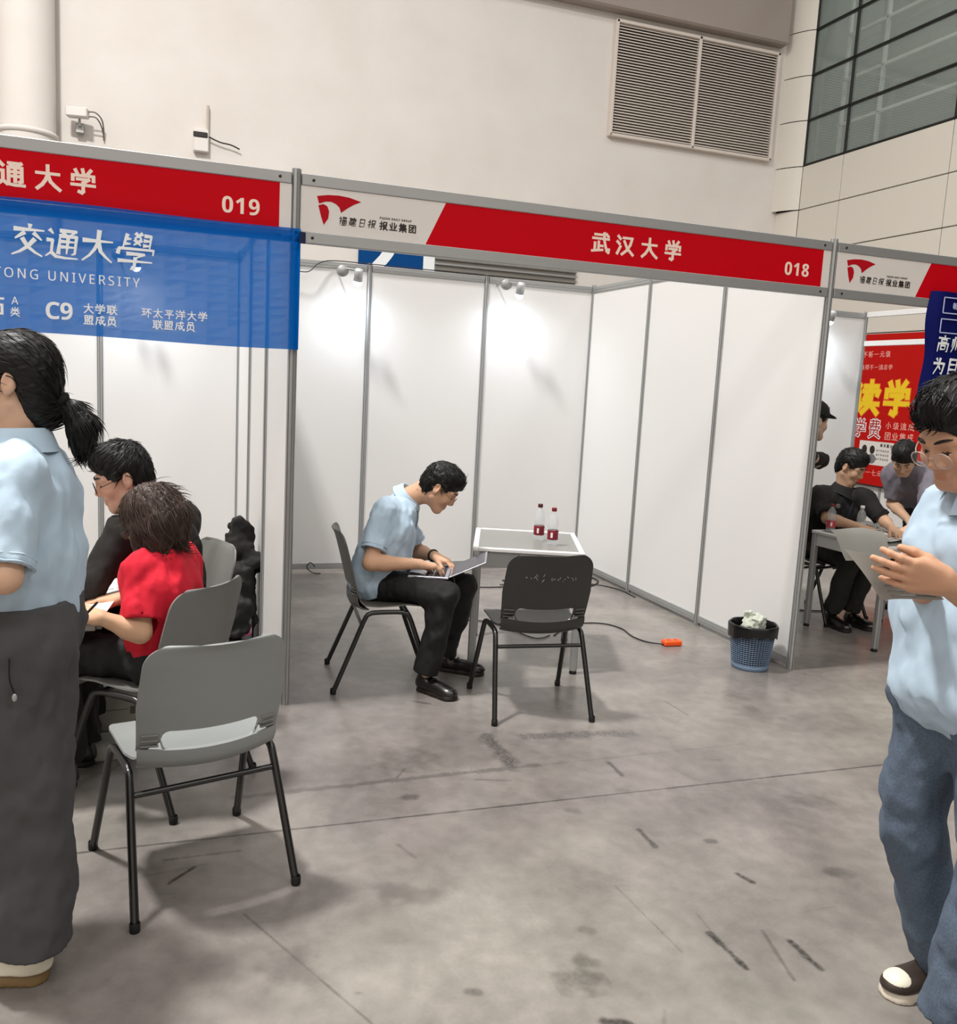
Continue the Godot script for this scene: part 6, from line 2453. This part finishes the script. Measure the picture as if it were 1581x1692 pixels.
# ------------------------------------------------------------------ small things
func paper_sheet(label: String, at: Vector3, turn: float, w: float, l: float, curl := 0.01, group := "loose papers", text := true, tilt := Basis.IDENTITY, seed_ := 1) -> Node3D:
	var t := thing("paper_sheet", label, "paper", at, turn, group)
	var g: Array = []
	for i in 9:
		var col: Array = []
		for j in 9:
			var x := (i / 8.0 - 0.5) * w
			var z := (j / 8.0 - 0.5) * l
			col.append(tilt * V(x, 0.002 + curl * (0.5 + 0.5 * sin(x * 9.0 + seed_)) * (z / l + 0.5) + curl * pow(absf(x / w) * 2.0, 3.0) * 0.6, z))
		g.append(col)
	var mb := MB.new()
	mb.sheet(g, 0.0012)
	part("sheet", mb, M.paper, t)
	if text:
		var ln := MB.new()
		var rn := RandomNumberGenerator.new()
		rn.seed = seed_
		for k in 16:
			var z := lerpf(-0.42, 0.42, k / 15.0) * l
			var x1 := rn.randf_range(0.12, 0.42) * w
			var pts: Array = []
			for q in 7:
				var x := lerpf(-0.42 * w, x1, q / 6.0)
				pts.append(tilt * V(x, 0.0034 + curl * (0.5 + 0.5 * sin(x * 9.0 + seed_)) * (z / l + 0.5) + curl * pow(absf(x / w) * 2.0, 3.0) * 0.6, z))
			ln.tube(pts, 0.0013, 4, true, 1.0)
		var p := part("printed_lines", ln, M.ink, t)
		p.set_meta("kind", "stuff")
	return t

func bottle(label: String, at: Vector3, h: float, label_mat: Material, cap_mat: Material) -> Node3D:
	var t := thing("water_bottle", label, "bottle", at, 0.0, "")
	var k := h / 0.225
	var b := MB.new()
	var pr := [Vector2(0.0, 0.004), Vector2(0.026, 0.0), Vector2(0.030, 0.006), Vector2(0.031, 0.03), Vector2(0.0295, 0.036), Vector2(0.031, 0.042), Vector2(0.031, 0.095), Vector2(0.029, 0.10), Vector2(0.031, 0.106), Vector2(0.031, 0.135), Vector2(0.027, 0.165), Vector2(0.016, 0.188), Vector2(0.0125, 0.195), Vector2(0.0125, 0.208), Vector2(0.0, 0.209)]
	var q: Array = []
	for p in pr: q.append(p * V2(1.0, k))
	b.lathe(q, 20)
	var plastic := mat(Color(0.90, 0.93, 0.95, 0.22), 0.06)
	plastic.transparency = BaseMaterial3D.TRANSPARENCY_ALPHA
	part("bottle_body", b, plastic, t)
	b = MB.new()
	b.lathe([Vector2(0.0315, 0.038 * k), Vector2(0.0320, 0.040 * k), Vector2(0.0320, 0.092 * k), Vector2(0.0315, 0.094 * k)], 20)
	var lb := part("bottle_label", b, label_mat, t)
	b = MB.new()
	for a in [0.6, 2.2, 3.8, 5.2]:
		b.box(V(cos(a) * 0.0318, 0.066 * k, sin(a) * 0.0318), V(0.012, 0.030 * k, 0.001), 0.0, Basis(Vector3.UP, -a + PI / 2))
	part("label_print", b, M.paper, lb)
	b = MB.new()
	b.lathe([Vector2(0.0142, 0.204 * k), Vector2(0.0148, 0.206 * k), Vector2(0.0148, 0.222 * k), Vector2(0.013, 0.225 * k), Vector2(0.0, 0.225 * k)], 18)
	part("bottle_cap", b, cap_mat, t)
	return t

func V2(x: float, y: float) -> Vector2:
	return Vector2(x, y)

func small_things():
	laptop()
	phone_and_papers()
	# bottles
	var wine := mat(Color(0.50, 0.06, 0.16), 0.5)
	var capm := mat(Color(0.45, 0.05, 0.09), 0.45)
	bottle("water bottle with a red label on the small table, the rear of the two", V(1.545, 0.698, -0.555), 0.222, wine, mat(Color(0.28, 0.06, 0.07), 0.45))
	bottle("water bottle with a red label on the small table, the front of the two", V(1.565, 0.698, -0.40), 0.222, wine, capm)
	bottle("pink-labelled water bottle on the floor beside the black bag", V(-0.085, 0, -1.12), 0.205, mat(Color(0.86, 0.40, 0.52), 0.5), mat(Color(0.86, 0.45, 0.55), 0.5))
	bottle("clear water bottle on the right booth's table before the man in black", V(4.09, 0.698, -0.72), 0.20, mat(Color(0.72, 0.74, 0.74), 0.5), M.paper)
	bottle("red-labelled bottle on the right booth's table next to the post", V(3.90, 0.698, -0.80), 0.20, mat(Color(0.72, 0.25, 0.30), 0.5), capm)
	# papers on the right booth's table
	var spots := [[4.02, -0.50, 0.3, 0.21, 0.297], [4.22, -0.42, -0.2, 0.21, 0.297], [4.36, -0.52, 0.5, 0.21, 0.297], [4.30, -0.33, 1.2, 0.21, 0.297], [4.13, -0.62, 0.1, 0.21, 0.297], [4.44, -0.68, 0.9, 0.21, 0.297]]
	var names := ["printed sheet on the right booth's table by its left edge", "printed sheet on the right booth's table in front", "printed sheet under the leaning man's hand", "printed sheet at the table's front right corner", "sheet that the man in the black polo writes on", "printed sheet at the far right of the right booth's table"]
	for k in spots.size():
		var q: Array = spots[k]
		paper_sheet(names[k], V(q[0], 0.700 + 0.002 * k, q[1]), q[2], q[3], q[4], 0.012, "papers on the right booth's table", true, Basis.IDENTITY, k + 1)
	# papers on the left booth's table
	var lp := [[-0.91, 0.28, 0.12, 0.34, 0.44], [-0.90, 0.66, -0.10, 0.34, 0.44], [-1.05, 0.74, 0.1, 0.21, 0.30]]
	var ln := ["large white sheet on the left booth's table in front of the man in black", "large white sheet under the hand of the person in red", "white sheet at the near corner of the left booth's table"]
	for k in lp.size():
		var q: Array = lp[k]
		paper_sheet(ln[k], V(q[0], 0.700 + 0.004 * k, q[1]), q[2], q[3], q[4], 0.014, "papers on the left booth's table", true, Basis.IDENTITY, k + 11)
	# pen in the hand of the person in red
	var pn := MB.new()
	pn.tube([V(-0.845, 0.715, 1.03), V(-0.80, 0.77, 1.05), V(-0.775, 0.80, 1.06)], [0.002, 0.0045, 0.0045], 8)
	solo("pen", pn, M.letter_dark, "dark pen in the hand of the person in red", "pen")
	waste_bin()
	extension_block()
	cables()
	bags()
	boxes()
	# cream board with a dark band by the back wall at the far left
	var cb := thing("display_stand", "cream rounded board with a dark band at the left edge behind the standing person", "stand", V(-1.56, 0, -2.2))
	var b := MB.new()
	var poly := PackedVector2Array()
	for k in 13:
		var a := PI * k / 12.0
		poly.push_back(Vector2(0.10 * cos(a), 1.07 + 0.12 * sin(a)))
	poly.push_back(Vector2(-0.10, 0.75))
	poly.push_back(Vector2(0.10, 0.75))
	b.prism(poly, V(0, 0, 0.02), Vector3.RIGHT, Vector3.UP, 0.04)
	part("board", b, M.cream, cb)
	b = MB.new()
	b.box(V(0, 1.045, 0.0), V(0.206, 0.05, 0.05), 0.004)
	part("band", b, M.rubber, cb)
	b = MB.new()
	b.tube([V(0, 0.01, 0), V(0, 0.76, 0)], 0.018, 10)
	b.lathe([Vector2(0.0, 0.0), Vector2(0.13, 0.0), Vector2(0.13, 0.012), Vector2(0.0, 0.018)], 24)
	part("pole", b, M.alu, cb)

func laptop():
	var t := thing("laptop", "thin silver laptop open on the knees of the man in blue", "laptop", V(0.782, 0.598, -0.218), -0.30)
	t.rotation = V(0.0, -1.94, 0.0)
	# local x: width of the keyboard, local -z: the hinge side
	var silver := mat(Color(0.66, 0.66, 0.69), 0.35, 0.6)
	var b := MB.new()
	b.box(V(0, 0, 0), V(0.305, 0.014, 0.212), 0.004)
	part("laptop_base", b, silver, t)
	b = MB.new()
	for r in 5:
		for k in 13:
			b.box(V(-0.132 + k * 0.022, 0.0078, -0.078 + r * 0.021), V(0.018, 0.002, 0.017), 0.0008)
	part("keys", b, mat(Color(0.07, 0.07, 0.08), 0.5), t).set_meta("kind", "stuff")
	b = MB.new()
	b.box(V(0, 0.0074, 0.068), V(0.095, 0.0012, 0.058), 0.0004)
	part("touchpad", b, mat(Color(0.58, 0.58, 0.60), 0.3, 0.3), t)
	var lid := MB.new()
	lid.box(V(0, 0.105, 0), V(0.305, 0.208, 0.007), 0.003)
	var lp := part("screen_lid", lid, silver, t)
	lp.position = V(0, 0.006, -0.108)
	lp.rotation.x = -1.12
	var sc := MB.new()
	sc.box(V(0, 0.107, 0.004), V(0.288, 0.185, 0.001))
	part("screen", sc, mat(Color(0.16, 0.15, 0.22), 0.25), lp)

func phone_and_papers():
	var ph := thing("phone", "dark phone in the hands of the man at the right edge", "phone", V(0.955, 1.243, 2.792))
	var pn := V(0.35, 0.45, -0.80).normalized()
	var pd := V(-0.9, 0.16, -0.2)
	pd = (pd - pn * pd.dot(pn)).normalized()
	ph.basis = Basis(pd, pn, pd.cross(pn))
	var b := MB.new()
	b.box(Vector3.ZERO, V(0.128, 0.009, 0.066), 0.003)
	part("phone_body", b, M.rubber, ph)
	b = MB.new()
	b.box(V(0, 0.005, 0), V(0.120, 0.001, 0.060))
	part("phone_screen", b, mat(Color(0.25, 0.25, 0.27), 0.15), ph)
	# folded newspaper-like sheets hanging from his hand
	var t := thing("folded_paper", "folded grey printed papers hanging from the hand of the man at the right edge", "paper", V(0.93, 1.2, 2.72))
	var g: Array = []
	var A := [V(0.854, 1.312, 2.641), V(0.940, 1.318, 2.712), V(0.874, 1.254, 2.677), V(0.945, 1.250, 2.742)]
	for i in 9:
		var col: Array = []
		for j in 7:
			var u := i / 8.0
			var v := j / 6.0
			var p: Vector3 = A[0].lerp(A[1], u).lerp(A[2].lerp(A[3], u), v)
			p += V(0, 0.008 * sin(u * PI) + 0.006 * sin(v * 5.0), 0.006 * sin(u * 6.0))
			col.append(p - t.position)
		g.append(col)
	var grey := mat(Color(0.50, 0.50, 0.48), 0.8)
	var mb := MB.new()
	mb.sheet(g, 0.0015)
	part("upper_fold", mb, grey, t)
	g = []
	var D := [V(0.862, 1.275, 2.682), V(0.960, 1.262, 2.765), V(0.924, 1.171, 2.74), V(1.015, 1.190, 2.815)]
	for i in 9:
		var col: Array = []
		for j in 9:
			var u := i / 8.0
			var v := j / 8.0
			var p: Vector3 = D[0].lerp(D[1], u).lerp(D[2].lerp(D[3], u), v)
			p += V(0, 0, 0.008 * sin(u * 5.0 + v * 3.0))
			col.append(p - t.position)
		g.append(col)
	mb = MB.new()
	mb.sheet(g, 0.0015)
	part("lower_sheet", mb, mat(Color(0.58, 0.565, 0.54), 0.8), t)
	var ln := MB.new()
	for k in 7:
		var v := lerpf(0.25, 0.92, k / 6.0)
		var pts: Array = []
		for q in 6:
			var u := lerpf(0.25, 0.92, q / 5.0)
			pts.append(D[0].lerp(D[1], u).lerp(D[2].lerp(D[3], u), v) + V(0, 0, 0.008 * sin(u * 5.0 + v * 3.0) + 0.0012) - t.position)
		ln.tube(pts, 0.0012, 4)
	var lp := part("printed_lines", ln, M.ink, t)
	lp.set_meta("kind", "stuff")

func waste_bin():
	var t := thing("waste_bin", "blue-grey lattice waste bin with a black liner by the right front post", "bin", V(2.775, 0, -0.085))
	var H := 0.265
	var r := func(y: float) -> float: return lerpf(0.105, 0.135, y / H)
	var b := MB.new()
	b.lathe([Vector2(0.0, 0.004), Vector2(0.103, 0.0), Vector2(0.108, 0.006), Vector2(0.110, 0.034), Vector2(0.104, 0.036), Vector2(0.100, 0.012), Vector2(0.0, 0.012)], 36)
	var pm := mat(Color(0.42, 0.50, 0.60), 0.5)
	part("bin_base", b, pm, t)
	b = MB.new()
	for k in 18:
		var y := 0.036 + k * 0.0125
		if y > H - 0.005: break
		var ring: Array = []
		for q in 37:
			var a := TAU * q / 36.0
			ring.append(V(cos(a) * r.call(y), y, sin(a) * r.call(y)))
		b.tube(ring, 0.0028, 5, false)
	for q in 44:
		var a := TAU * q / 44.0
		b.tube([V(cos(a) * r.call(0.03), 0.03, sin(a) * r.call(0.03)), V(cos(a) * r.call(H), H, sin(a) * r.call(H))], 0.0024, 4)
	var lat := part("lattice", b, pm, t)
	lat.set_meta("kind", "stuff")
	# liner: a bag inside, folded over the rim
	var g: Array = []
	for i in 49:
		var a := TAU * i / 48.0
		var w := 1.0 + 0.015 * sin(a * 9.0) + 0.01 * sin(a * 17.0)
		var dirv := V(cos(a), 0, sin(a))
		var skirt := 0.062 + 0.012 * sin(a * 2.0 + 1.0) + 0.006 * sin(a * 11.0)
		var col: Array = []
		for q in [[0.095, 0.02], [0.112, 0.14], [0.126, 0.235], [0.131, H + 0.006], [0.138, H + 0.010], [0.145, H + 0.002], [0.1435, H - 0.02], [0.141, H - skirt]]:
			col.append(dirv * q[0] * w + V(0, q[1], 0))
		g.append(col)
	b = MB.new()
	b.sheet(g, 0.0015)
	part("liner", b, mat(Color(0.025, 0.024, 0.026), 0.3), t)
	# what lies in it
	var c := thing("paper_cup", "crumpled pale cup and tissue sticking out of the waste bin", "rubbish", V(2.775, 0.20, -0.085))
	var f := Field.new()
	f.box(V(0.02, 0.065, 0.01), V(0.045, 0.05, 0.035), Basis(V(0.3, 1, 0.2).normalized(), 0.5), 0.008)
	f.ell(V(-0.045, 0.055, 0.01), V(0.04, 0.045, 0.04))
	f.box(V(0.0, 0.10, -0.03), V(0.05, 0.035, 0.006), Basis(V(0, 0, 1), -0.25), 0.004, 0.01)
	f.rough(cloth_noise(30.0, 3, 2), 0.012)
	b = MB.new()
	f.mesh_into(b, 0.005)
	part("cup_and_tissue", b, mat(Color(0.74, 0.76, 0.71), 0.7), c)

func extension_block():
	var t := thing("extension_block", "small orange extension socket block on the floor", "socket", V(2.535, 0, -0.575), -0.06)
	var b := MB.new()
	b.box(V(0, 0.019, 0), V(0.125, 0.036, 0.062), 0.008)
	part("socket_body", b, mat(Color(0.95, 0.33, 0.05), 0.4), t)
	b = MB.new()
	for x in [-0.03, 0.02]:
		b.box(V(x, 0.0375, 0), V(0.006, 0.0012, 0.016))
		b.box(V(x + 0.012, 0.0375, 0.008), V(0.004, 0.0012, 0.010))
		b.box(V(x + 0.012, 0.0375, -0.008), V(0.004, 0.0012, 0.010))
	part("sockets", b, M.rubber, t)

func cable(label: String, pts: Array, r := 0.0045) -> MeshInstance3D:
	var b := MB.new()
	b.tube(curve(pts, 7), r, 7)
	return solo("cable", b, M.cable, label, "cable", "floor cables")

func cables():
	cable("black lead running from the orange socket block towards the table", [V(2.475, 0.012, -0.57), V(2.40, 0.006, -0.66), V(2.37, 0.005, -0.80), V(2.39, 0.005, -0.98), V(2.32, 0.005, -1.12), V(2.15, 0.005, -1.14), V(1.95, 0.005, -1.0), V(1.85, 0.005, -0.9)])
	cable("black lead along the foot of the right side partition", [V(2.02, 0.006, -2.35), V(2.3, 0.006, -2.2), V(2.6, 0.006, -2.35), V(2.85, 0.006, -2.25), V(2.955, 0.006, -2.05), V(2.955, 0.006, -1.8)])
	cable("second black lead looping near the back right corner", [V(2.1, 0.006, -2.5), V(2.45, 0.006, -2.12), V(2.75, 0.006, -2.2), V(2.93, 0.006, -2.4), V(2.90, 0.006, -2.7)], 0.006)
	cable("thin black lead across the floor behind the table", [V(0.9, 0.006, -2.85), V(1.35, 0.006, -2.6), V(1.75, 0.006, -2.3), V(2.15, 0.006, -2.3), V(2.5, 0.006, -2.6)])
	cable("charger lead hanging from the table edge to the laptop", [V(1.16, 0.685, -0.33), V(1.10, 0.66, -0.30), V(1.03, 0.615, -0.26), V(0.965, 0.60, -0.235)], 0.0022)
	cable("coiled lead end on the skirting of the back wall", [V(0.62, 0.05, -2.95), V(0.58, 0.09, -2.94), V(0.55, 0.05, -2.93), V(0.60, 0.008, -2.92), V(0.66, 0.006, -2.9)], 0.004)
	cable("lead on the floor beneath the small table", [V(1.25, 0.006, -1.35), V(1.5, 0.006, -1.3), V(1.62, 0.006, -1.05), V(1.70, 0.006, -0.85), V(1.82, 0.006, -0.9)], 0.004)
	cable("thin wire looping along the top of the middle booth's back wall", [V(0.05, 2.50, -2.97), V(0.25, 2.47, -2.95), V(0.36, 2.41, -2.94), V(0.50, 2.40, -2.94), V(0.58, 2.47, -2.95), V(0.70, 2.505, -2.97), V(1.0, 2.507, -2.97), V(1.5, 2.506, -2.97), V(2.05, 2.507, -2.97)], 0.004)
	cable("lead on the floor under the right booth's table", [V(3.3, 0.006, -1.9), V(3.9, 0.006, -1.35), V(4.4, 0.006, -1.2), V(4.9, 0.006, -1.5)], 0.005)

func bags():
	var t := thing("backpack", "black backpack standing in the corner by the white side partition", "bag", V(-0.17, 0, -1.25))
	var f := Field.new()
	f.box(V(0, 0.24, 0), V(0.13, 0.235, 0.15), Basis(Vector3.UP, 0.2), 0.06, 0.02)
	f.box(V(0.0, 0.15, 0.14), V(0.11, 0.12, 0.05), Basis.IDENTITY, 0.035, 0.03)
	f.rough(cloth_noise(8.0, 4, 3), 0.035)
	f.clips.append(below(V(0, 0.002, 0), Vector3.DOWN))
	var b := MB.new()
	f.mesh_into(b, 0.011)
	part("bag_body", b, mat(Color(0.045, 0.042, 0.045), 0.75), t)
	b = MB.new()
	b.tube(curve([V(-0.05, 0.46, 0.02), V(-0.02, 0.53, 0.03), V(0.05, 0.53, 0.03), V(0.07, 0.45, 0.02)], 5), 0.011, 8)
	part("handle", b, M.rubber, t)
	var j := thing("jacket", "black jacket heaped on the backpack", "jacket", V(-0.135, 0.44, -1.28))
	f = Field.new()
	f.ell(V(0, 0.10, 0), V(0.085, 0.17, 0.11), Basis(Vector3.BACK, -0.15), 0.04)
	f.ell(V(0.03, 0.22, 0.0), V(0.04, 0.07, 0.06), Basis.IDENTITY, 0.05)
	f.ell(V(0.10, 0.02, 0.05), V(0.10, 0.06, 0.11), Basis.IDENTITY, 0.05)
	f.rough(cloth_noise(8.0, 14, 2), 0.035)
	b = MB.new()
	f.mesh_into(b, 0.010)
	part("cloth_heap", b, mat(Color(0.075, 0.068, 0.058), 0.9), j)

func boxes():
	var t := thing("storage_box", "pale grey carton with printed marks under the left booth's table", "box", V(-0.74, 0, 0.13), 0.05)
	var b := MB.new()
	b.box(V(0, 0.105, 0), V(0.24, 0.20, 0.17), 0.008)
	var cm := mat(Color(0.70, 0.70, 0.66), 0.6)
	part("box_body", b, cm, t)
	b = MB.new()
	b.box(V(0, 0.207, 0), V(0.25, 0.016, 0.18), 0.005)
	part("lid", b, mat(Color(0.76, 0.76, 0.73), 0.6), t)
	b = MB.new()
	b.box(V(0.055, 0.10, 0.0858), V(0.035, 0.035, 0.001))
	b.box(V(0.10, 0.10, 0.0858), V(0.03, 0.035, 0.001))
	b.box(V(-0.03, 0.105, 0.0858), V(0.12, 0.003, 0.001))
	part("printed_marks", b, mat(Color(0.42, 0.42, 0.36), 0.7), t)
	t = thing("flat_carton", "low pale carton on the floor in front of the grey box", "box", V(-0.80, 0, 0.46), 0.1)
	b = MB.new()
	b.box(V(0, 0.035, 0), V(0.14, 0.07, 0.12), 0.006)
	part("box_body", b, mat(Color(0.72, 0.71, 0.68), 0.7), t)
	b = MB.new()
	b.box(V(0.0, 0.074, 0.0), V(0.145, 0.006, 0.125), 0.002)
	part("lid", b, cm, t)
